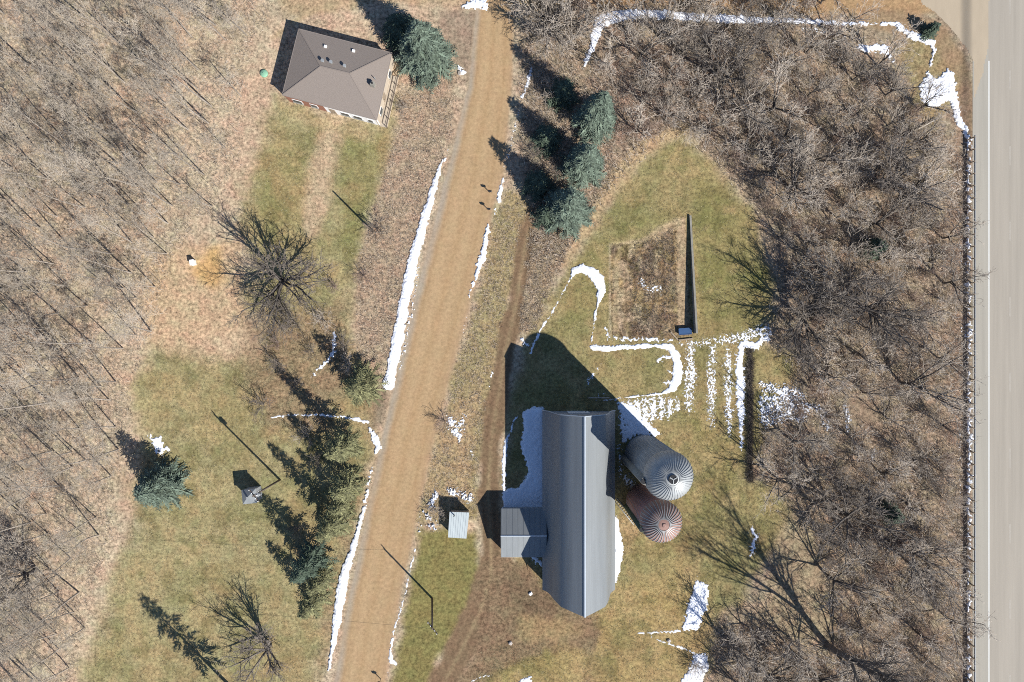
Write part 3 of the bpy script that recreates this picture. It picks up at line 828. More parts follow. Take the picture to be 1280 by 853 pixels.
def trees():
    R = random.Random(5)
    lab_w = 'tall thin leafless tree in the open woodland along the west edge'
    pro = [bare_tree('bare_tree', hh, rr, TALL, 40 + i, BARK, TWIG_L, lab_w, 'tree', group='woodland trees on the west side') for i, (hh, rr) in enumerate(((12.5, .14), (11, .12), (14.5, .16), (9, .11), (12.5, .13), (8.5, .10)))]
    pts = spaced(WOODS, 18.5, 3, limit=215)
    R.shuffle(pts)
    for i, (x, y) in enumerate(pts):
        s = R.uniform(.8, 1.15)
        if i < len(pro):
            o = pro[i]; o.location = W(x, y)
        else:
            o = dup(pro[i % len(pro)], W(x, y), 0)
        o.scale = (s, s, s * R.uniform(.8, 1.12)); o.rotation_euler = (R.gauss(0, .09), R.gauss(0, .09), R.random() * 6.28)
    lab_t = 'grey leafless tree in the dense thicket between the lawn and the highway'
    pro = [bare_tree('bare_tree', hh, rr, SPREAD, 70 + i, BARK if i == 1 else BARKD, TWIG_R, lab_t, 'tree', group='thicket trees beside the highway', trunk_frac=.22) for i, (hh, rr) in enumerate(((10.5, .19), (9, .17), (12.5, .22), (8.2, .15), (9.8, .18)))]
    pts = spaced(THICKET, 34, 8, excl=(SHED_ZONE, DRIFT, GLADE, CORNER), limit=122)
    for i, (x, y) in enumerate(pts):
        s = R.uniform(.72, 1.12)
        if i < len(pro):
            o = pro[i]; o.location = W(x, y)
        else:
            o = dup(pro[i % len(pro)], W(x, y), 0)
        o.scale = (s, s, s * R.uniform(.85, 1.15)); o.rotation_euler = (R.gauss(0, .08), R.gauss(0, .08), R.random() * 6.28)
    # single large bare trees
    BIG = dict(SPREAD, n=(9, 9, 6, 3), ang=(50, 38, 40, 42), up=(.02, .02, .03, .02, 0))
    bare_tree('bare_tree', 14.0, .34, dict(BIG, n=(11, 9, 6, 3), ang=(56, 38, 40, 42), t0=(.35, .25, .2, .15), len=(2.1, .5, .52, .5)), 331, BARKD, TWIG_D, 'large dark spreading leafless tree on the lawn south of the house', 'tree', W(357, 352), trunk_frac=.24, split=2)
    bare_tree('bare_tree', 11.5, .32, dict(BIG, n=(10, 9, 6, 3), t0=(.4, .25, .2, .15)), 302, BARKD, TWIG_D, 'dark spreading leafless tree at the south edge of the west lawn', 'tree', W(338, 806), trunk_frac=.2, split=2)
    bare_tree('bare_tree', 27, .5, dict(SPREAD, n=(6, 11, 8, 4), ang=(17, 22, 30, 38), wob=(.04, .05, .1, .16, .2), seg=(3, 7, 4, 3, 2), up=(0, .01, .02, .02, 0)), 303, BARKD, TWIG_D, 'tallest dark leafless tree in the thicket south east of the silos', 'tree', W(1034, 806), trunk_frac=.23, split=2)
    bare_tree('bare_tree', 13.0, .34, BIG, 304, BARKD, TWIG_R, 'stout leafless tree standing beside the north east corner of the lawn', 'tree', W(985, 235), trunk_frac=.22, split=2)
    bare_tree('bare_tree', 10.5, .28, BIG, 305, BARKD, TWIG_R, 'leafless tree whose long limb reaches over the highway edge', 'tree', W(1130, 690), trunk_frac=.22, split=2, lean=(.25, .02))
    bare_tree('bare_tree', 13.5, .34, BIG, 311, BARKD, TWIG_D, 'dark leafless tree in the thicket south of the embankment snow patch', 'tree', W(1105, 235), trunk_frac=.22, split=2)
    bare_tree('bare_tree', 14.0, .36, BIG, 312, BARKD, TWIG_D, 'dark leafless tree standing north east of the brown clearing', 'tree', W(1075, 385), trunk_frac=.22, split=2)
    bare_tree('bare_tree', 13.0, .34, BIG, 313, BARKD, TWIG_D, 'dark leafless tree at the thicket edge east of the mown lawn', 'tree', W(1000, 395), trunk_frac=.22, split=2)
    bare_tree('bare_tree', 14.0, .36, BIG, 314, BARKD, TWIG_D, 'dark leafless tree in the thicket south of the brown clearing', 'tree', W(1050, 640), trunk_frac=.22, split=2)
    bare_tree('bare_tree', 12.0, .32, BIG, 315, BARKD, TWIG_D, 'dark leafless tree south of the long north drift', 'tree', W(905, 105), trunk_frac=.22, split=2)
    bare_tree('bare_tree', 10, .26, BIG, 316, BARKD, TWIG_R, 'dark leafless tree at the south edge of the thicket', 'tree', W(950, 842), trunk_frac=.22, split=2)
    bare_tree('bare_tree', 9.5, .26, BIG, 306, BARKD, TWIG_R, 'leafless tree at the top of the gravel road beside the spruces', 'tree', W(690, 45), trunk_frac=.22, split=2)
    bare_tree('bare_tree', 12.0, .3, BIG, 307, BARKD, TWIG_R, 'stout leafless tree in the south west corner of the woodland', 'tree', W(45, 712), trunk_frac=.22, split=2)
    # shrubs
    B = dict(BUSH)
    sp = [bare_tree('bare_shrub', hh, .05, B, 90 + i, t, t, 'leafless grey shrub filling the gaps of the highway thicket', 'shrub', group='thicket shrubs', trunk_frac=.12) for i, (hh, t) in enumerate(((3.2, TWIG_R), (2.6, TWIG_P), (3.8, TWIG_R)))]
    pts = spaced(THICKET, 26, 17, excl=(SHED_ZONE, DRIFT, GLADE, CORNER), limit=170)
    for i, (x, y) in enumerate(pts):
        s = R.uniform(.7, 1.3)
        if i < 3:
            o = sp[i]; o.location = W(x, y); o.scale = (s, s, s)
        else:
            o = dup(sp[i % 3], W(x, y), R.random() * 6.28, (s, s, s * R.uniform(.8, 1.5)))
            o.rotation_euler[0] = R.gauss(0, .15); o.rotation_euler[1] = R.gauss(0, .15)
    for x, y, s, t, lb in ((372, 405, 1.25, TWIG_D, 'dark tangled shrub below the large lawn tree'),
                           (405, 400, 1.1, TWIG_R, 'grey shrub beside the snow streak on the west lawn'),
                           (352, 388, 1.2, TWIG_D, 'dark shrub touching the roots of the large lawn tree'),
                           (330, 506, 1.15, TWIG_D, 'round dark shrub at the west end of the thin snow arc'),
                           (348, 428, .8, TWIG_P, 'small reddish shrub in the pine shade'),
                           (556, 526, .9, TWIG_P, 'reddish bush leaning over the edge of the gravel road'),
                           (470, 284, 1.25, TWIG_D, 'shrub at the foot of the short pole on the verge'),
                           (545, 640, .9, TWIG_R, 'brush heap west of the little white shed'),
                           (385, 545, 1.1, TWIG_R, 'grey shrub south of the thin snow arc'),
                           (660, 20, 1.2, TWIG_R, 'grey shrub at the top corner of the gravel road'),
                           (788, 606, .8, TWIG_D, 'dark weedy shrub between the barn and the silos'),
                           (505, 135, .7, TWIG_R, 'low grey shrub east of the house'),
                           (870, 830, 1.0, TWIG_R, 'grey shrub beside the bottom snow patch'),
                           (920, 800, 1.3, TWIG_R, 'large grey shrub south of the tall snow patch'),
                           (785, 160, 1.1, TWIG_P, 'reddish shrub at the north tip of the east lawn'),
                           (420, 360, .8, TWIG_P, 'small reddish shrub at the east border of the west lawn'),
                           (350, 455, 1.0, TWIG_D, 'dark shrub in the pine shade north of the snow arc'),
                           (392, 440, .9, TWIG_D, 'dark shrub between the snow streak and the reddish shrub'),
                           (372, 478, .9, TWIG_D, 'dark shrub at the lower end of the snow streak'),
                           (428, 432, 1.1, TWIG_D, 'dark shrub east of the snow streak on the west lawn'),
                           (438, 455, .9, TWIG_R, 'grey shrub next to the northern olive pine'),
                           (398, 575, .9, TWIG_D, 'dark shrub in the pine shade near the utility pole'),
                           (372, 660, .8, TWIG_D, 'dark shrub in the pine shade south of the utility pole'),
                           (683, 226, 1.2, TWIG_D, 'dark shrub in the shade beside the middle blue spruce'),
                           (668, 196, 1.0, TWIG_D, 'dark shrub in the spruce shade near the gravel road'),
                           (676, 262, 1.1, TWIG_D, 'dark shrub in the shade beside the southern blue spruce'),
                           (690, 120, 1.3, TWIG_R, 'grey shrub west of the northern blue spruce'),
                           (455, 345, .8, TWIG_P, 'reddish shrub in the dry grass beside the road')):
        o = bare_tree('bare_shrub', 3.2, .05, B, int(x * 7 + y), t, t, lb, 'shrub', W(x, y), trunk_frac=.12)
        o.scale = (s, s, s)
    # conifers
    conifer('spruce_tree', 13.5, 4.9, 1, NEED_B, 'big blue spruce beside the house roof', W(535, 78))
    conifer('spruce_tree', 14.4, 3.7, 2, NEED_B, 'northern blue spruce of the three on the east side of the road', W(741, 158), per=8)
    conifer('spruce_tree', 12.9, 3.8, 3, NEED_B, 'middle blue spruce of the three on the east side of the road', W(727, 214), per=8)
    conifer('spruce_tree', 13.4, 4.3, 4, NEED_B, 'southern blue spruce of the three above the farm track', W(707, 268), per=8)
    conifer('spruce_tree', 9.0, 4.3, 5, NEED_B, 'lone round spruce at the edge of the west woodland', W(209, 604))
    conifer('pine_tree', 9.5, 3.5, 6, NEED_O, 'olive pine next to the end of the long west snowbank', W(458, 482), z0=.1, blob=.25, per=8, whorl=.5, spray=.8)
    conifer('pine_tree', 14.0, 2.7, 7, NEED_O, 'olive pine just south of the thin snow arc', W(438, 552), z0=.15, blob=.25, per=8, whorl=.5, spray=.8)
    conifer('pine_tree', 12.0, 2.9, 8, NEED_O, 'olive pine beside the thick snow lump at the road', W(442, 600), z0=.12, blob=.25, per=8, whorl=.5, spray=.8)
    conifer('pine_tree', 13.0, 2.8, 9, NEED_O, 'olive pine behind the broken snow bank', W(426, 645), z0=.15, blob=.25, per=8, whorl=.5, spray=.8)
    conifer('pine_tree', 13.0, 2.9, 10, NEED_G, 'dark pine casting its shadow over the utility pole', W(398, 692), z0=.15, blob=.25, per=8, whorl=.5, spray=.8)
    conifer('pine_tree', 9.5, 2.7, 11, NEED_O, 'short olive pine at the south end of the pine row', W(398, 742), z0=.12, blob=.25, per=8, whorl=.5, spray=.8)
    conifer('pine_tree', 17.5, 2.5, 13, NEED_G, 'tall pine at the bottom edge casting a clumpy shadow on the lawn', W(296, 866), z0=.36, whorl=.75, per=6, power=.45, blob=.35)
    conifer('spruce_tree', 7.0, 3.4, 21, NEED_G, 'shaded dark spruce behind the big blue spruce', W(503, 46))
    conifer('spruce_tree', 5.5, 2.9, 22, NEED_G, 'low dark spruce standing in for shadow west of the northern blue spruce', W(703, 122), per=8)  # this and the next three are added for shadow on ground and brush
    conifer('spruce_tree', 5, 2.9, 23, NEED_G, 'low dark spruce standing in for shadow west of the middle blue spruce', W(683, 178), per=8)
    conifer('spruce_tree', 5, 2.9, 24, NEED_G, 'low dark spruce standing in for shadow west of the southern blue spruce', W(672, 234), per=8)
    conifer('spruce_tree', 4.5, 2.9, 25, NEED_G, 'southernmost dark spruce standing in for shadow beside the start of the farm track', W(684, 270), per=8)
    conifer('pine_tree', 9.0, 2.4, 32, NEED_O, 'low olive pine between the thick snow lump and the broken snow bank', W(434, 624), z0=.1, blob=.25, per=8, whorl=.5, spray=.8)
    conifer('pine_tree', 9.0, 2.4, 34, NEED_O, 'olive pine beside the middle of the lower snowbank', W(408, 716), z0=.1, blob=.25, per=8, whorl=.5, spray=.8)
    conifer('juniper', 3.0, 1.3, 14, NEED_G, 'small green juniper on the snow bank at the field corner', W(1158, 42), whorl=.25)
    conifer('juniper', 5.0, 1.9, 16, NEED_G, 'dark juniper in the middle of the thicket', W(1086, 312), whorl=.3)
    conifer('juniper', 5.0, 1.9, 17, NEED_G, 'dark juniper in the thicket south of the brown clearing', W(1106, 640), whorl=.3)


def ground_cover():
    spikes('undergrowth', scatter(THICK, 9500, 31, (SHED_ZONE, DRIFT, GLADE, CORNER)), 7, 1.3, .9, .03, BRUSH, 'low tangled brown brush on the thicket floor', 'undergrowth', 1, .2)
    spikes('undergrowth', scatter(WOODS, 5500, 32), 6, .9, .8, .026, LITTER, 'fallen twigs and saplings on the west woodland floor', 'undergrowth', 2, .45)
    spikes('saplings', scatter(WOODS, 1500, 41), 3, 2.9, .8, .022, TWIG_L, 'thin bare saplings growing all over the west woodland floor', 'saplings', 21, -.38)
    spikes('saplings', scatter(THICK, 1700, 42, (SHED_ZONE, DRIFT, GLADE, CORNER)), 4, 2.9, .9, .022, TWIG_R, 'thin bare saplings growing through the highway thicket', 'saplings', 22, -.25)
    verge_w = LAYERS[11][0]; verge_e = LAYERS[14][0]
    spikes('dry_grass', scatter(verge_w, 1150, 33), 9, .6, .5, .03, STRAW, 'dry tall grass between the west lawn and the gravel road', 'grass', 3, .3)
    spikes('dry_grass', scatter(verge_e, 1150, 34, (TRACK,)), 9, .42, .5, .028, STRAW, 'dry grass between the gravel road and the farm track', 'grass', 4, .35)
    spikes('dry_grass', scatter([(660, 290), (720, 290), (700, 335), (672, 410), (648, 415), (658, 350)], 500, 35), 9, .55, .5, .03, STRAW, 'dry grass between the farm track and the spruces', 'grass', 5, .3)
    spikes('dead_stalks', scatter(BEDS[1:5] + [(789, 420), (789, 305)], 620, 36), 6, .45, .5, .03, TWIG_D, 'dead stalks standing in the garden plot', 'dead plants', 6, .3)
    spikes('turf_grass', scatter(R_LAWN, 9000, 37, (TRACK, YARD)), 5, .2, .7, .035, STRAWG, 'short rough turf of the east lawn', 'grass', 7, .3)
    spikes('turf_grass', scatter(L_LAWN, 9000, 38), 5, .2, .7, .035, STRAWG, 'short rough turf of the west lawn', 'grass', 8, .3)
    # dead hedge beside the snow stripe
    g = np.random.default_rng(4)
    n = 620
    P = np.stack([g.normal(937.5, 1.3, n), g.uniform(438, 602, n)], 1)
    o = spikes('hedge', P, 8, 1.15, .35, .02, TWIG_D, 'straight dead hedge between the lawn and the thicket', 'hedge', 9)
    o['kind'] = 'thing'


# ------------------------------------------------------------------ buildings
METAL = mat('roof_metal_grey', (.225, .237, .235), .55, .1, var=.10, scale=.5, stretch=(3, .15, 1), bump=.02)
METALW = mat('roof_metal_pale', (.46, .50, .49), .5, .1, var=.08, scale=.6, stretch=(2, .3, 1))
RIDGE = mat('ridge_cap', (.42, .46, .49), .45, .2, var=.05)
WALLG = mat('barn_siding', (.30, .31, .31), .8, var=.15, scale=.8, stretch=(2, 2, .3))
SHINGLE = mat('shingles_brown', (.235, .196, .165), .9, var=.14, scale=9, stretch=(1, 1, 1), bump=.25, detail=3)
GUTTER = mat('gutter_brown', (.25, .21, .18), .6, var=.08)
BRICK = mat('brick_red', (.28, .13, .085), .9, var=.3, scale=6)
SIDING = mat('siding_cream', (.5, .42, .32), .8, var=.08, scale=2, stretch=(.3, .3, 8))
WHITE = mat('white_paint', (.78, .77, .74), .6, var=.05)
WOOD = mat('weathered_wood', (.30, .235, .165), .85, var=.25, scale=3, stretch=(1, 1, 1))
POLEW = mat('pole_wood', (.13, .10, .075), .9, var=.3, scale=2, stretch=(2, 2, .2))
DARK = mat('dark_opening', (.02, .02, .022), .7, var=.1)
GLASS = mat('window_glass', (.04, .05, .06), .1, var=.1)
CONC = mat('concrete_grey', (.26, .245, .205), .9, var=.18, scale=1.2, bump=.1)
STAVE = mat('silo_staves', (.27, .275, .265), .85, var=.28, scale=.9, stretch=(2.2, 2.2, .16))
TILE = mat('silo_tiles', (.30, .14, .115), .85, var=.28, scale=1.0, stretch=(2, 2, .3))
GALV = mat('galvanised', (.36, .37, .36), .55, .3, var=.12, scale=1.5)
RUST = mat('rusty_metal', (.36, .225, .18), .7, .1, var=.3, scale=1.1, col2=(.22, .13, .105))
#RUSTR = mat('rusty_roof', (.31, .235, .18), .85, 0, var=.4, scale=1.2, col2=(.22, .165, .13), stretch=(1, .3, 1))
STEEL = mat('steel_rail', (.30, .31, .31), .5, .4, var=.15, scale=3)
WIRE = mat('cable_black', (.03, .03, .03), .6, var=.1)
BLUE = mat('blue_plastic', (.04, .09, .19), .5, var=.1)
GREENP = mat('green_plastic', (.22, .42, .28), .6, var=.1)
ROCK = mat('pale_rock', (.45, .40, .35), .9, var=.2, scale=4, bump=.3)


def barn():
    cx, w = 721.5, 44.4
    y_n, y_s = 426.5 + 85.0, 426.5 + 303.7
    c = W(cx, (y_n + y_s) / 2)
    root = thing('barn', c, 'large grey metal roofed gambrel barn beside two silos', 'barn')
    hl = (y_s - y_n) / 2 * S
    ww = w * S
    # walls
    zi = 20 * S
    prof_w = [(-ww + .45, 0), (ww - .45, 0), (ww - .45, zi + .35), (35 * S, 30 * S), (24.2 * S, 64.5 * S), (0, 86.2 * S), (-24.2 * S, 64.5 * S), (-35 * S, 30 * S), (-ww + .45, zi + .35)]
    MB().prism(prof_w, -hl + .35, hl - .35).build('wall', WALLG, root)
    # roof, one skin per slope; the ridge is drawn out a little over the south gable
    half = [(44.4, 20), (42.5, 22.2), (40.5, 25), (38.6, 28.5), (36.8, 33), (35.2, 38.5), (33.8, 45), (32.2, 52), (30.4, 58.5), (28.4, 64.5), (25.4, 70.5), (13, 79.8), (0, 89)]
    t = .10
    hood = lambda z: .75 * max(0, (z - 66) / 23)
    for s in (-1, 1):
        mb = MB(); bm = mb.bm
        ring = lambda dz: ([bm.verts.new((s * x * S, -hl - hood(z), z * S + dz)) for x, z in half], [bm.verts.new((s * x * S, hl, z * S + dz)) for x, z in half])
        A, B = ring(0); A2, B2 = ring(-t)
        for i in range(len(half) - 1):
            bm.faces.new((A[i], A[i + 1], B[i + 1], B[i])).smooth = True
            bm.faces.new((A2[i], B2[i], B2[i + 1], A2[i + 1])).smooth = True
        E, F_ = ring(0); E2, F2 = ring(-t)
        for i in range(len(half) - 1):
            bm.faces.new((E[i], E2[i], E2[i + 1], E[i + 1])); bm.faces.new((F_[i], F_[i + 1], F2[i + 1], F2[i]))
        bm.faces.new((E[0], F_[0], F2[0], E2[0])); bm.faces.new((E[-1], E2[-1], F2[-1], F_[-1]))
        mb.build('roof', METAL, root)
    m = MB()
    m.hexa([(-.16, -hl - .76, 89 * S - .03), (.16, -hl - .76, 89 * S - .03), (.16, hl + .02, 89 * S - .03), (-.16, hl + .02, 89 * S - .03),
            (-.05, -hl - .77, 89 * S + .05), (.05, -hl - .77, 89 * S + .05), (.05, hl + .03, 89 * S + .05), (-.05, hl + .03, 89 * S + .05)])
    m.build('ridge_cap', RIDGE, root)
    # rake trim on the north gable
    m = MB()
    for s in (-1, 1):
        for (xa, za), (xb, zb) in zip(half[:-1], half[1:]):
            m.bar((s * xa * S, hl + .06, za * S + .02), (s * xb * S, hl + .06, zb * S + .02), .1, .16)
    m.build('rake_trim', RIDGE, root)
    d = MB().box((0, hl - .33, 1.7), (3.4, .08, 3.2)).build('door', WHITE, root)
    MB().box((1.2, hl - .27, 1.4), (.12, .06, .3)).build('handle', DARK, d)
    d = MB().box((0, -hl + .33, 1.8), (3.6, .08, 3.4)).build('door', WHITE, root)
    MB().box((-1.2, -hl + .27, 1.4), (.12, .06, .3)).build('handle', DARK, d)
    for k in range(6):
        for s in (-1, 1):
            f = MB().box((s * (ww - .44), -hl + 3 + k * 4.3, 1.5), (.06, .9, .7)).build('window', WHITE, root)
            MB().box((s * (ww - .405), -hl + 3 + k * 4.3, 1.5), (.02, .74, .54)).build('pane', GLASS, f)
    # milk house joined to the west wall, a building of its own roofline
    a = G(627, 636, 2.6); b = G(682, 697, 2.6)
    cxm, cym = (a.x + b.x) / 2, (a.y + b.y) / 2
    hw, hh = (b.x - a.x) / 2 + .1, (a.y - b.y) / 2
    mh = thing('milk_house', (cxm, cym, 0), 'small grey gabled milk house built against the west wall of the barn', 'shed')
    MB().prism([(-hh + .3, 0), (hh - .3, 0), (hh - .3, 2.62), (0, 4.15), (-hh + .3, 2.62)], -hw + .25, hw).build('wall', WALLG, mh)
    mh.children[0].rotation_euler = (0, 0, rad(90)); mh.children[0].scale = (1, -1, 1)
    for s in (-1, 1):
        m = MB()
        m.slab([(-hw, s * hh, 2.55), (hw, s * hh, 2.55), (hw, 0, 4.3), (-hw, 0, 4.3)], .09)
        for k in range(9):
            x = -hw + .1 + (2 * hw - .2) * k / 8
            m.bar((x, s * hh, 2.56), (x, 0, 4.31), .03, .03)
        m.build('roof', METAL, mh)
    MB().hexa([(-hw - .01, -.14, 4.27), (hw, -.14, 4.27), (hw, .14, 4.27), (-hw - .01, .14, 4.27), (-hw - .02, -.05, 4.36), (hw, -.05, 4.36), (hw, .05, 4.36), (-hw - .02, .05, 4.36)]).build('ridge_cap', RIDGE, mh)
    d = MB().box((-hw + .24, 0, 1.05), (.06, 1.0, 2.1)).build('door', WHITE, mh)
    MB().box((-hw + .19, .35, 1.0), (.05, .06, .16)).build('handle', DARK, d)


def silo(base, r, hrim, hdome, label, body_m, dome_m, ribs, rib_m, chute_az, chute_m, chute_r, hatch):
    root = thing('silo', base, label, 'silo')
    n = 64
    body = MB().lathe([(r, -.1), (r, hrim)], n).build('wall', body_m, root)
    # steel hoops round the staves
    m = MB()
    z = .6
    while z < hrim - .3:
        m.lathe([(r + .002, z - .03), (r + .035, z - .02), (r + .035, z + .02), (r + .002, z + .03)], n); z += .95
    m.build('hoops', STEEL, root)
    # dome
    prof = [(r + .14, hrim - .12), (r + .16, hrim)]
    for i in range(1, 13):
        a = rad(90) * i / 12
        rr = max((r + .14) * math.cos(a), .0)
        prof.append((rr if i < 12 else 0.0, hrim + hdome * math.sin(a) ** 1.08))
    d = MB().lathe(prof, n).build('dome', dome_m, root)
    m = MB()
    for k in range(ribs):
        a = 2 * math.pi * (k + .5) / ribs
        last = None
        for i in range(0, 11):
            b = rad(90) * i / 12
            rr = (r + .15) * math.cos(b)
            p = Vector((rr * math.cos(a), rr * math.sin(a), hrim + hdome * math.sin(b) ** 1.08 + .02))
            if last is not None: m.bar(last, p, .075, .12)
            last = p
    m.build('rib', rib_m, d)['kind'] = 'stuff'
    # top cap
    if hatch:
        cap = MB().tube((0, 0, hrim + hdome - .03), (0, 0, hrim + hdome + .16), .62, 24).build('cap', DARK, d)
        m = MB()
        for k in range(3):
            a = rad(30 + 120 * k); m.bar((0, 0, hrim + hdome + .2), (.55 * math.cos(a), .55 * math.sin(a), hrim + hdome + .2), .12, .06)
        m.build('cap_spokes', GALV, d)
    else:
        MB().tube((0, 0, hrim + hdome - .05), (0, 0, hrim + hdome + .12), .35, 20, .2).build('cap', dome_m, d)
    # chute up the side facing the barn
    ca = Vector((math.cos(chute_az), math.sin(chute_az), 0))
    sd_ = Vector((-ca.y, ca.x, 0))
    m = MB()
    prof = []
    for i in range(9):
        a = rad(-90 + 180 * i / 8)
        prof.append(ca * (r - .08 + chute_r * 1.25 * math.cos(a)) + sd_ * (chute_r * math.sin(a)))
    for i in range(8):
        p, q = prof[i], prof[i + 1]
        f = m.bm.faces.new([m.bm.verts.new(v) for v in (p, q, q + Vector((0, 0, hrim + .6)), p + Vector((0, 0, hrim + .6)))])
        f.smooth = True
    f = m.bm.faces.new([m.bm.verts.new(p + Vector((0, 0, hrim + .6))) for p in prof])
    bmesh.ops.remove_doubles(m.bm, verts=m.bm.verts[:], dist=.001)
    ch = m.build('chute', chute_m, root)
    MB().tube(ca * (r + chute_r * .5) + Vector((0, 0, hrim + .57)), ca * (r + chute_r * .5) + Vector((0, 0, hrim + .66)), chute_r * .6, 16).build('hatch', DARK, ch)
    return root


def house():
    z_e, z_r = 3.25, 5.1
    TL, TR, BR, BL = (G(*p, z_e) for p in ((373.4, 36.3), (489.8, 66.3), (470.5, 150), (352.8, 118.8)))
    R1, R2 = G(400.6, 83.1, z_r), G(437.2, 91.8, z_r)
    ctr = (TL + TR + BR + BL) / 4; ctr.z = 0
    root = thing('house', ctr, 'brown hip roofed single storey house with brick and cream walls', 'house')
    L = lambda p: Vector(p) - ctr
    TL, TR, BR, BL, R1, R2 = map(L, (TL, TR, BR, BL, R1, R2))
    # roof: four planes closed by a soffit
    m = MB()
    v = {k: m.bm.verts.new(p) for k, p in dict(a=TL, b=TR, c=BR, d=BL, e=R1, f=R2).items()}
    lo = {k: m.bm.verts.new(p - Vector((0, 0, .18))) for k, p in dict(a=TL, b=TR, c=BR, d=BL).items()}
    for f in ('aefb', 'bfc', 'cfed', 'dea'): m.bm.faces.new([v[k] for k in f])
    for p, q in ('ab', 'bc', 'cd', 'da'): m.bm.faces.new((v[p], v[q], lo[q], lo[p]))
    m.bm.faces.new([lo[k] for k in 'dcba'])
    roof = m.build('roof', SHINGLE, root)
    m = MB()
    for p, q in ((TL, TR), (TR, BR), (BR, BL), (BL, TL)):
        m.bar(p + Vector((0, 0, -.06)), q + Vector((0, 0, -.06)), .12, .14)
    m.build('gutter', GUTTER, root)
    m = MB()
    for p, q in ((TL, R1), (BL, R1), (R1, R2), (R2, TR), (R2, BR)):
        m.bar(p + Vector((0, 0, .03)), q + Vector((0, 0, .03)), .16, .05)
    m.build('hip_cap', SHINGLE, roof)
    # walls set in under the eaves
    mid = (TL + TR + BR + BL) / 4
    ins = lambda p, k: Vector((mid.x + (p.x - mid.x) * k, mid.y + (p.y - mid.y) * k, 0))
    k = .985
    a, b, c, d = (ins(p, k) for p in (TL, TR, BR, BL))
    zt = z_e - .19

    def wall(p, q, t=.2):
        n = (q - p).normalized(); u = Vector((-n.y, n.x, 0)) * t
        if u.dot(-p) < 0: u = -u
        mb = MB(); mb.hexa([p, q, q + u, p + u] + [x + Vector((0, 0, zt)) for x in (p, q, q + u, p + u)])
        return mb
    wall(a, b).build('wall', SIDING, root); wall(b, c).build('wall', SIDING, root); wall(d, a).build('wall', SIDING, root)
    s1 = d.lerp(c, .42)
    o = wall(d, s1).build('wall', BRICK, root); o['label'] = 'red brick front wall'
    o = wall(s1 + (c - d).normalized() * .002, c).build('wall', WHITE, root); o['label'] = 'white front wall'
    # windows and doors on the south and east faces
    def opening(p, q, t, w, z0, h, kind):
        n = (q - p).normalized(); out = Vector((n.y, -n.x, 0))
        if out.dot(p) < 0: out = -out
        c0 = p.lerp(q, t) + Vector((0, 0, z0 + h / 2)); rz = math.atan2(n.y, n.x)
        f = MB().box(c0 + out * .03, (w, .08, h), rz).build(kind, WHITE if kind == 'window' else WOOD, root)
        if kind == 'window':
            MB().box(c0 + out * .075, (w - .16, .03, h - .16), rz).build('pane', GLASS, f)
            MB().box(c0 + out * .12 - Vector((0, 0, h / 2 + .04)), (w + .12, .2, .06), rz).build('sill', CONC, f)
        else:
            MB().box(c0 + out * .09 + n * (w * .35), (.05, .08, .14), rz).build('handle', DARK, f)
    for t, w, z0, h, kd in ((.12, 1.6, .9, 1.2, 'window'), (.3, 1.2, .9, 1.2, 'window'), (.5, 1.0, .05, 2.1, 'door'), (.64, 1.5, .9, 1.2, 'window'), (.78, 1.5, .9, 1.2, 'window'), (.92, .9, .9, 1.2, 'window')):
        opening(d, c, t, w, z0, h, kd)
    for t, w, z0, h, kd in ((.25, 1.2, .9, 1.2, 'window'), (.6, 1.0, .25, 2.1, 'door'), (.82, 1.2, .9, 1.2, 'window')):
        opening(b, c, t, w, z0, h, kd)
    # low timber deck along the east wall
    n = (c - b).normalized(); out = Vector((-n.y, n.x, 0))
    if out.dot(b) < 0: out = -out
    p0 = b.lerp(c, .22) + out * .02; p1 = c + n * .1 + out * .02; wd = 1.25
    dk = thing('deck', (0, 0, 0), None, None); dk.parent = root
    C.objects.unlink(dk); bpy.data.objects.remove(dk)
    m = MB()
    for i in range(8):
        f0 = out * (wd * i / 8 + .01); f1 = out * (wd * (i + 1) / 8 - .012)
        m.hexa([p0 + f0, p1 + f0, p1 + f1, p0 + f1] + [x + Vector((0, 0, .24)) for x in (p0 + f0, p1 + f0, p1 + f1, p0 + f1)])
    dk = m.build('deck', SIDING, root)
    m = MB()
    q0, q1 = p0 + out * wd, p1 + out * wd
    for i in range(7):
        q = q0.lerp(q1, i / 6); m.bar(q, q + Vector((0, 0, 1.1)), .09)
    m.bar(q0 + Vector((0, 0, 1.1)), q1 + Vector((0, 0, 1.1)), .1, .07); m.bar(q0 + Vector((0, 0, .65)), q1 + Vector((0, 0, .65)), .05)
    m.build('railing', POLEW, dk)
    # roof fittings
    def on_roof(px, py):
        for _ in range(1):
            P = G(px, py, 4.6) - ctr
        best = None
        for tri in ((TL, R1, R2), (TL, R2, TR), (TR, R2, BR), (BR, R2, R1), (BR, R1, BL), (BL, R1, TL)):
            nn = (tri[1] - tri[0]).cross(tri[2] - tri[0])
            z = tri[0].z - (nn.x * (P.x - tri[0].x) + nn.y * (P.y - tri[0].y)) / nn.z
            best = z if best is None else min(best, z)
        return Vector((P.x, P.y, best))
    for px, py in ((405.5, 56.5), (440.5, 61.5)):
        p = on_roof(px, py); MB().box(p + Vector((0, 0, .12)), (.4, .4, .3), rad(-14)).build('roof_vent', WHITE, roof)
    for px, py in ((404.5, 78), (415, 79.5), (432, 84.5)):
        p = on_roof(px, py); m = MB().tube(p - Vector((0, 0, .1)), p + Vector((0, 0, .5)), .16, 12); m.tube(p + Vector((0, 0, .5)), p + Vector((0, 0, .6)), .26, 12); m.build('roof_vent', GALV, roof)
    p = on_roof(465.5, 105)
    ch = MB().box(p + Vector((0, 0, .45)), (.6, .6, 1.3), rad(-14)).build('chimney', CONC, roof)
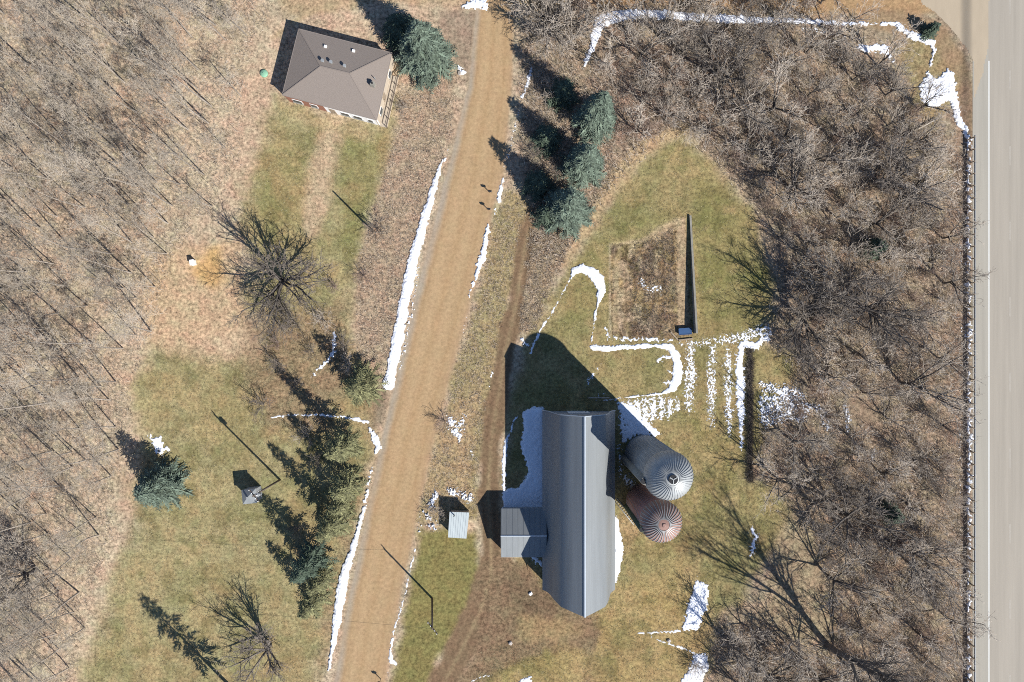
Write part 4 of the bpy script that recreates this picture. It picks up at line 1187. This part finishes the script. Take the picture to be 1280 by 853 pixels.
    MB().tube(p + Vector((0, 0, 1.1)), p + Vector((0, 0, 1.35)), .15, 12).build('flue', DARK, ch)
    p = on_roof(468, 97); MB().tube(p - Vector((0, 0, .1)), p + Vector((0, 0, .9)), .06, 8).build('vent_pipe', GALV, roof)


def little_shed():
    z = 2.2
    c = [G(562, 640, z), G(586.5, 641, z), G(583, 673.5, z - .35), G(560, 672, z - .35)]
    ctr = sum(c, Vector()) / 4; ctr.z = 0
    root = thing('shed', ctr, 'little white roofed shed between the gravel road and the farm track', 'shed')
    P = [p - ctr for p in c]
    m = MB().slab(P, .08)
    for i in range(1, 8):
        t = i / 8
        m.bar(P[0].lerp(P[1], t) + Vector((0, 0, .015)), P[3].lerp(P[2], t) + Vector((0, 0, .015)), .04, .03)
    roof = m.build('roof', METALW, root)
    Q = [Vector((p.x * .9, p.y * .9, 0)) for p in P]
    MB().hexa(Q[::-1] + [Vector((q.x, q.y, p.z - .09)) for q, p in zip(Q[::-1], P[::-1])]).build('wall', WOOD, root)
    p = P[0].lerp(P[1], .25).lerp(P[3].lerp(P[2], .25), .12)
    MB().tube(p - Vector((0, 0, .1)), p + Vector((0, 0, .8)), .09, 10).build('stovepipe', DARK, roof)
    mid = (Q[2] + Q[3]) / 2
    d = MB().box(mid + Vector((0, -.03, .95)), (.9, .06, 1.8)).build('door', WHITE, root)
    MB().box(mid + Vector((.3, -.08, .95)), (.05, .05, .14)).build('handle', DARK, d)


def pump_house():
    z = 2.7
    ctr = W(319.5, 616)
    root = thing('pump_house', ctr, 'small grey roofed pump house beside the utility pole on the lawn', 'shed', rad(6))
    w = 1.15
    MB().box((0, 0, 1.3), (2 * w - .3, 2 * w - .3, 2.6)).build('wall', WALLG, root)
    m = MB(); bm = m.bm
    b = [bm.verts.new(p) for p in ((-w, -w, z), (w, -w, z), (w, w, z), (-w, w, z))]
    lo = [bm.verts.new(v.co - Vector((0, 0, .1))) for v in b]
    t = bm.verts.new((0, 0, z + .75))
    for i in range(4):
        bm.faces.new((b[i], b[(i + 1) % 4], t)); bm.faces.new((lo[i], lo[(i + 1) % 4], b[(i + 1) % 4], b[i]))
    bm.faces.new(lo[::-1])
    r = m.build('roof', METAL, root)
    MB().tube((0, 0, z + .65), (0, 0, z + 1.0), .14, 10).build('vent', GALV, r)
    d = MB().box((w - .13, 0, 1.0), (.06, .85, 1.95)).build('door', WHITE, root)
    MB().box((w - .08, .28, 1.0), (.05, .05, .14)).build('handle', DARK, d)


def utility_pole(base, top, label, arms=True, lamp=False, mat_=None):
    root = thing('utility_pole', base, label, 'pole')
    t = Vector(top) - Vector(base)
    MB().tube((0, 0, -.2), t, .17, 10, .12).build('post', POLEW, root)
    if arms:
        d = Vector((.62, -.78, 0)).normalized()
        q = t - Vector((0, 0, .45))
        arm = MB().bar(q - d * 1.2, q + d * 1.2, .13, .16).build('crossarm', POLEW, root)
        m = MB()
        for s in (-1.05, -.45, .45, 1.05):
            MB_ = m.tube(q + d * s + Vector((0, 0, .08)), q + d * s + Vector((0, 0, .28)), .06, 8)
        m.build('insulators', WHITE, arm)
    if lamp:
        q = t - Vector((0, 0, 1.1))
        tr = MB().tube(q + Vector((.38, 0, -.5)), q + Vector((.38, 0, .45)), .27, 14).build('transformer', GALV, root)
        MB().tube(q + Vector((.38, 0, .45)), q + Vector((.38, 0, .6)), .08, 8).build('bushing', WHITE, tr)
    return root


def cable(a, b, sag, label, r=.03):
    a, b = Vector(a), Vector(b)
    m = MB(); last = None
    for i in range(15):
        t = i / 14
        p = a.lerp(b, t) - Vector((0, 0, sag * 4 * t * (1 - t)))
        if last is not None: m.tube(last, p, r, 5, caps=False)
        last = p
    tag(m.build('power_cable', WIRE), label, 'cable')


def mailbox(x, y, rz, label):
    root = thing('mailbox', W(x, y), label, 'mailbox', rz)
    MB().box((0, 0, .55), (.1, .1, 1.1)).build('post', WOOD, root)
    m = MB()
    prof = [(-.14, 1.1), (.14, 1.1), (.14, 1.26)] + [(.14 * math.cos(rad(a)), 1.26 + .14 * math.sin(rad(a))) for a in range(30, 180, 30)] + [(-.14, 1.26)]
    m.prism(prof, -.3, .3)
    b = m.build('box', DARK, root)
    MB().box((0, -.31, 1.22), (.22, .02, .2)).build('door', STEEL, b)
    MB().box((.155, 0, 1.36), (.02, .05, .2)).build('flag', BRICK, b)


def small_things():
    # guardrail: one long barrier, its posts are parts
    gx = 1212.6
    z0 = .55
    root = thing('guardrail', Vector(((gx - 640) * S, 0, z0)), 'long steel guardrail between the thicket and the highway', 'guardrail')
    y0, y1 = (426.5 - 172) * S, (426.5 - 900) * S
    m = MB()
    prof = [(-.05, .52), (.03, .56), (.03, .62), (-.03, .66), (.03, .70), (.03, .76), (-.05, .80), (-.07, .80), (-.01, .75), (-.07, .66), (-.01, .57), (-.07, .52)]
    m.prism(prof, y0, y1)
    m.build('rail', STEEL, root)
    y = y0 - .3
    pm = None
    while y > y1:
        if pm is None:
            pm = MB().box((-.14, 0, .3), (.14, .16, 1.1)).build('post', WOOD, root); pm.location = (0, y, 0)
        else:
            o = pm.copy(); C.objects.link(o); o.parent = root; o.location = (0, y, 0)
        y -= 1.95
    # wedge of concrete wall beside the garden
    root = thing('retaining_wall', W(864, 343), 'long low grey concrete wall on the east side of the garden plot', 'wall')
    A, B = W(861.5, 270) - W(864, 343), W(867.0, 417) - W(864, 343)
    t = .24
    MB().hexa([A, B, B + Vector((t, 0, 0)), A + Vector((t, 0, 0)), A + Vector((0, 0, .3)), B + Vector((0, 0, 1.55)), B + Vector((t, 0, 1.55)), A + Vector((t, 0, .3))]).build('wall', CONC, root)
    MB().hexa([A + Vector((-.03, 0, .303)), B + Vector((-.03, 0, 1.553)), B + Vector((t + .03, 0, 1.553)), A + Vector((t + .03, 0, .303)), A + Vector((-.03, 0, .36)), B + Vector((-.03, 0, 1.61)), B + Vector((t + .03, 0, 1.61)), A + Vector((t + .03, 0, .36))]).build('coping', CONC, root)
    # timber kerb and blue tub at its foot
    root = thing('timber_edging', W(852, 424), 'L shaped timber edging at the south east corner of the garden', 'edging')
    o = W(852, 424)
    MB().bar(W(838, 415, .12) - o, W(847, 425, .12) - o, .22, .24).build('beam', WOOD, root)
    MB().bar(W(848, 425.5, .12) - o, W(866, 423.5, .12) - o, .22, .24).build('beam', WOOD, root)
    root = thing('tub', W(855.5, 414.5), 'blue plastic tub lying at the foot of the concrete wall', 'tub', rad(4))
    m = MB()
    m.hexa([(-.85, -.4, 0), (.85, -.4, 0), (.85, .4, 0), (-.85, .4, 0), (-1.0, -.5, .5), (1.0, -.5, .5), (1.0, .5, .5), (-1.0, .5, .5)])
    m.build('body', BLUE, root)
    m = MB()
    for a, b in (((-1, -.5), (1, -.5)), ((1, -.5), (1, .5)), ((1, .5), (-1, .5)), ((-1, .5), (-1, -.5))):
        m.bar((*a, .52), (*b, .52), .09, .07)
    m.build('rim', BLUE, root)
    # poles and their cables
    p1b, p1t = W(350, 600), G(316, 620.5, 11.6)
    utility_pole(p1b, p1t, 'tall utility pole with a transformer standing in the pine shade', True, True)
    p2b = W(540, 748); p2t = Vector((-91 * S, -(329 - .5) * S, 75 * S))
    utility_pole(p2b, p2t, 'leaning utility pole on the grass verge south of the little shed')
    p3b = W(466, 289); p3t = p3b + Vector((-.05, .05, 7.0))
    utility_pole(p3b, p3t, 'short bare pole in the dry grass west of the gravel road', False)
    p4 = W(-34, 716)
    utility_pole(p4, p4 + Vector((0, 0, 9.8)), 'utility pole among the trees at the west edge')
    cable(p2t - Vector((0, 0, .2)), p4 + Vector((0, 0, 9.6)), 1.1, 'thin power cable crossing the gravel road from the leaning pole', .014)
    # mailboxes
    mailbox(612.5, 241, rad(80), 'upper dark mailbox on the east edge of the gravel road')
    mailbox(611, 263, rad(80), 'lower dark mailbox on the east edge of the gravel road')
    mailbox(476, 849, rad(80), 'brown mailbox at the bottom end of the gravel road')
    # other yard objects
    root = thing('septic_cover', W(330.5, 92.5), 'round pale green septic cover on the grass west of the house', 'cover')
    MB().lathe([(.0, 0), (.62, 0), (.62, .22), (.55, .3), (0, .36)], 24).build('lid', GREENP, root)
    MB().tube((0, 0, .34), (0, 0, .44), .12, 12).build('knob', GREENP, root)
    root = thing('cabinet', W(243, 329), 'small white cabinet at the edge of the bare orange soil', 'cabinet', rad(10))
    MB().box((0, 0, .45), (.62, .8, .9)).build('body', WHITE, root)
    MB().slab([(-.36, -.45, .97), (.36, -.45, .97), (.36, .45, .97), (-.36, .45, .97)], .065).build('lid', WHITE, root)
    MB().box((.32, 0, .45), (.03, .6, .7)).build('door', WHITE, root)
    # feed pipe pair leaning along the red silo
    root = thing('ladder', W(770, 622), 'pale metal ladder lying between the barn and the red silo', 'ladder')
    o = W(770, 622)
    a, b = W(769, 624, .1) - o, W(794, 655, .1) - o
    sdv = (b - a).normalized().cross(Vector((0, 0, 1))) * .28
    for s in (-1, 1): MB().tube(a + sdv * s, b + sdv * s, .06, 8).build('side_rail', GALV, root)
    m = MB()
    for i in range(1, 12): m.tube(a.lerp(b, i / 12) - sdv, a.lerp(b, i / 12) + sdv, .03, 6)
    m.build('rungs', GALV, root)
    # rocks
    R = random.Random(3)
    for x, y, s, lb in ((663, 742, .3, 'white rock on the barn yard dirt near the barn corner'), (638, 804, .3, 'pinkish stump stone on the south yard'),
                        (836, 801, .3, 'stone beside the slanting snow line'), (575, 92, .35, 'pale stone in the snow heap below the blue spruce')):
        me = bpy.data.meshes.new('rock'); bm = bmesh.new()
        bmesh.ops.create_icosphere(bm, subdivisions=3, radius=s)
        for v in bm.verts:
            q = v.co * (2.1 / s)
            v.co *= 1 + .22 * math.sin(q.x * 1.7 + x) * math.cos(q.y * 1.3 + y) + .08 * math.sin(q.z * 4 + q.x * 3)
            v.co.z *= .65
        bm.to_mesh(me); bm.free()
        o = obj('rock', me, ROCK if x != 663 else WHITE); o.location = W(x, y, s * .3); tag(o, lb, 'rock')
    # livestock gate north of the barn
    root = thing('gate', W(748, 497), 'pale pipe gate in the barn shadow north of the barn', 'gate')
    m = MB()
    for z in (.25, .6, .95, 1.25): m.tube((-1.6, 0, z), (1.6, 0, z), .035, 6)
    for x in (-1.6, 0, 1.6): m.tube((x, 0, .2), (x, 0, 1.27), .035, 6)
    m.build('frame', GALV, root)
    for x in (-1.75, 1.75): MB().tube((x, 0, -.1), (x, 0, 1.5), .08, 8).build('post', WOOD, root)
    # fallen logs in the thicket
    for i, (x, y, l, a, lb) in enumerate(((1150, 160, 6, 28, 'pale fallen log beside the big embankment snow patch'), (1160, 196, 2.5, 20, 'short pale log near the top of the guardrail'), (1138, 287, 3, 15, 'pale broken log in the middle of the thicket'))):
        root = thing('fallen_log', W(x, y, .25), lb, 'log', rad(a))
        MB().tube((-l / 2, 0, 0), (l / 2, 0, .1), .16, 10, .1).build('trunk', TWIG_L, root)
        m = MB()
        for k in range(4):
            q = Vector((-l / 2 + l * (.25 + .2 * k), 0, .05)); m.tube(q, q + Vector((.5, (-1) ** k * .7, .35)), .05, 6, .02)
        m.build('branches', TWIG_L, root)


def highway():
    z = .556
    def mk(name, col, var, x0, x1, y0=-400, y1=1300, zz=z, scale=.5):
        m_ = mat(name + '_surface', col, .9, var=var, scale=scale, stretch=(2.4, .09, 1), world=True, detail=7)
        n = 60
        ys = np.linspace(y0, y1, n)
        xs = np.array([x0, x1])
        X, Y = np.meshgrid((xs - 640) * S, (426.5 - ys) * S)
        V = np.stack([X.ravel(), Y.ravel(), np.full(X.size, zz)], 1)
        return tag(obj(name, np_mesh(name, V, grid_faces(2, n)), m_), kind='structure')
    mk('highway', lin(191, 181, 164), .09, 1232.6, 1330)
    mk('highway_shoulder', lin(192, 185, 169), .08, 1212.9, 1232.6)
    mk('highway_shoulder', lin(188, 180, 166), .06, 1330, 1350)
    mk('lane_marking', lin(238, 236, 226), .06, 1232.2, 1234.1, 78, zz=z + .004, scale=3)
    mk('lane_marking', lin(238, 232, 200), .06, 1316, 1317.5, zz=z + .004, scale=3)
    c = lin(203, 194, 178)
    md = mat('dash_paint', c, .8, var=.1, scale=3, world=True)
    m = MB()
    y = -380
    while y < 1280:
        a, b = W(1258.6, y, z + .004), W(1260.0, y + 24, z + .004)
        vs = [m.bm.verts.new(p) for p in (Vector((a.x, a.y, a.z)), Vector((a.x, b.y, a.z)), Vector((b.x, b.y, a.z)), Vector((b.x, a.y, a.z)))]
        m.bm.faces.new(vs); y += 94
    tag(m.build('lane_marking', md), kind='structure')
    # concrete apron where the field drive meets the highway
    ap = [(1148, -60), (1235, -60), (1233, 60), (1226, 96), (1214, 130), (1213, 80), (1206, 62), (1196, 46), (1184, 32), (1168, 16), (1152, 6)]
    ma = mat('apron_surface', lin(206, 188, 160), .9, var=.06, scale=.5, stretch=(1.5, .4, 1), world=True, detail=7)
    x0, x1, y0, y1 = shape_box([ap], 4)
    xs = np.arange(x0, x1, 1.5); ys = np.arange(y0, y1, 1.5)
    GX, GY = np.meshgrid(xs, ys); x = GX.ravel(); y = GY.ravel()
    keep = poly_sd(x, y, ap) + 2.5 * (fbm(x, y, 12, 5, 3) - .5) > 0
    F = grid_faces(len(xs), len(ys)); F = F[keep[F].all(1)]
    used = np.unique(F); mp = np.full(len(x), -1); mp[used] = np.arange(len(used))
    X = (x[used] - 640) * S; Y = (426.5 - y[used]) * S
    tag(obj('apron', np_mesh('apron', np.stack([X, Y, ground_z(X, Y) + .013], 1), mp[F], True), ma), kind='structure')


# ------------------------------------------------------------------ build everything
make_ground()
sheet('gravel_road', [ROAD], .014, rag=2.5)
sheet('farm_track', [TRACK], .008, rag=3)
sheet('barn_yard', [YARD], .004, rag=6)
sheet('garden_bed', [GARDEN], .006, rag=1.2, step=1.0)
highway()
all_snow()
barn()
r1 = 25.0 * S
silo(W(805.5, 568.7), r1, 130 * S, 22 * S, 'taller silo with grey stave wall and shiny ribbed dome', STAVE, GALV, 44, GALV, rad(192), CONC, .62, True)
silo(W(804.6, 625.8), 22.1 * S, 98 * S, 17 * S, 'shorter silo with red brown wall and rusty ribbed dome', TILE, RUST, 36, GALV, rad(200), NEED_G, .5, False)
house(); little_shed(); pump_house(); small_things()
trees()
ground_cover()

# ------------------------------------------------------------------ light, sky, camera
sc = bpy.context.scene
el, az = rad(SUN_EL), rad(SUN_AZ)
sv = Vector((math.sin(az) * math.cos(el), math.cos(az) * math.cos(el), math.sin(el)))
sun = bpy.data.lights.new('sun', 'SUN'); sun.energy = 5.0; sun.angle = rad(.5); sun.color = (1, .975, .94)
so = bpy.data.objects.new('sun', sun); C.objects.link(so); so.location = sv * 200
so.rotation_euler = sv.to_track_quat('Z', 'Y').to_euler()
wd = bpy.data.worlds.new('World'); sc.world = wd; wd.use_nodes = True
nt = wd.node_tree; bg = nt.nodes['Background']; bg.inputs['Strength'].default_value = .12
sk = nt.nodes.new('ShaderNodeTexSky'); sk.sky_type = 'NISHITA'; sk.sun_disc = False
sk.altitude = 3000; sk.dust_density = 0; sk.air_density = .75; sk.ozone_density = 3.0; sk.sun_elevation = el; sk.sun_rotation = az
nt.links.new(sk.outputs['Color'], bg.inputs['Color'])

cam = bpy.data.cameras.new('camera'); co = bpy.data.objects.new('camera', cam); C.objects.link(co)
co.location = (0, 0, H); co.rotation_euler = (0, 0, 0)
cam.sensor_width = 36; cam.lens = 24; cam.clip_start = 1; cam.clip_end = 20000
sc.camera = co
sc.render.engine = 'CYCLES'
sc.view_settings.view_transform = 'Standard'; sc.view_settings.look = 'None'
sc.view_settings.gamma = 1; sc.view_settings.use_curve_mapping = False
sc.view_settings.exposure = .5
sc.cycles.use_denoising = False; sc.cycles.filter_width = 1.0; sc.cycles.max_bounces = 6; sc.cycles.diffuse_bounces = 2
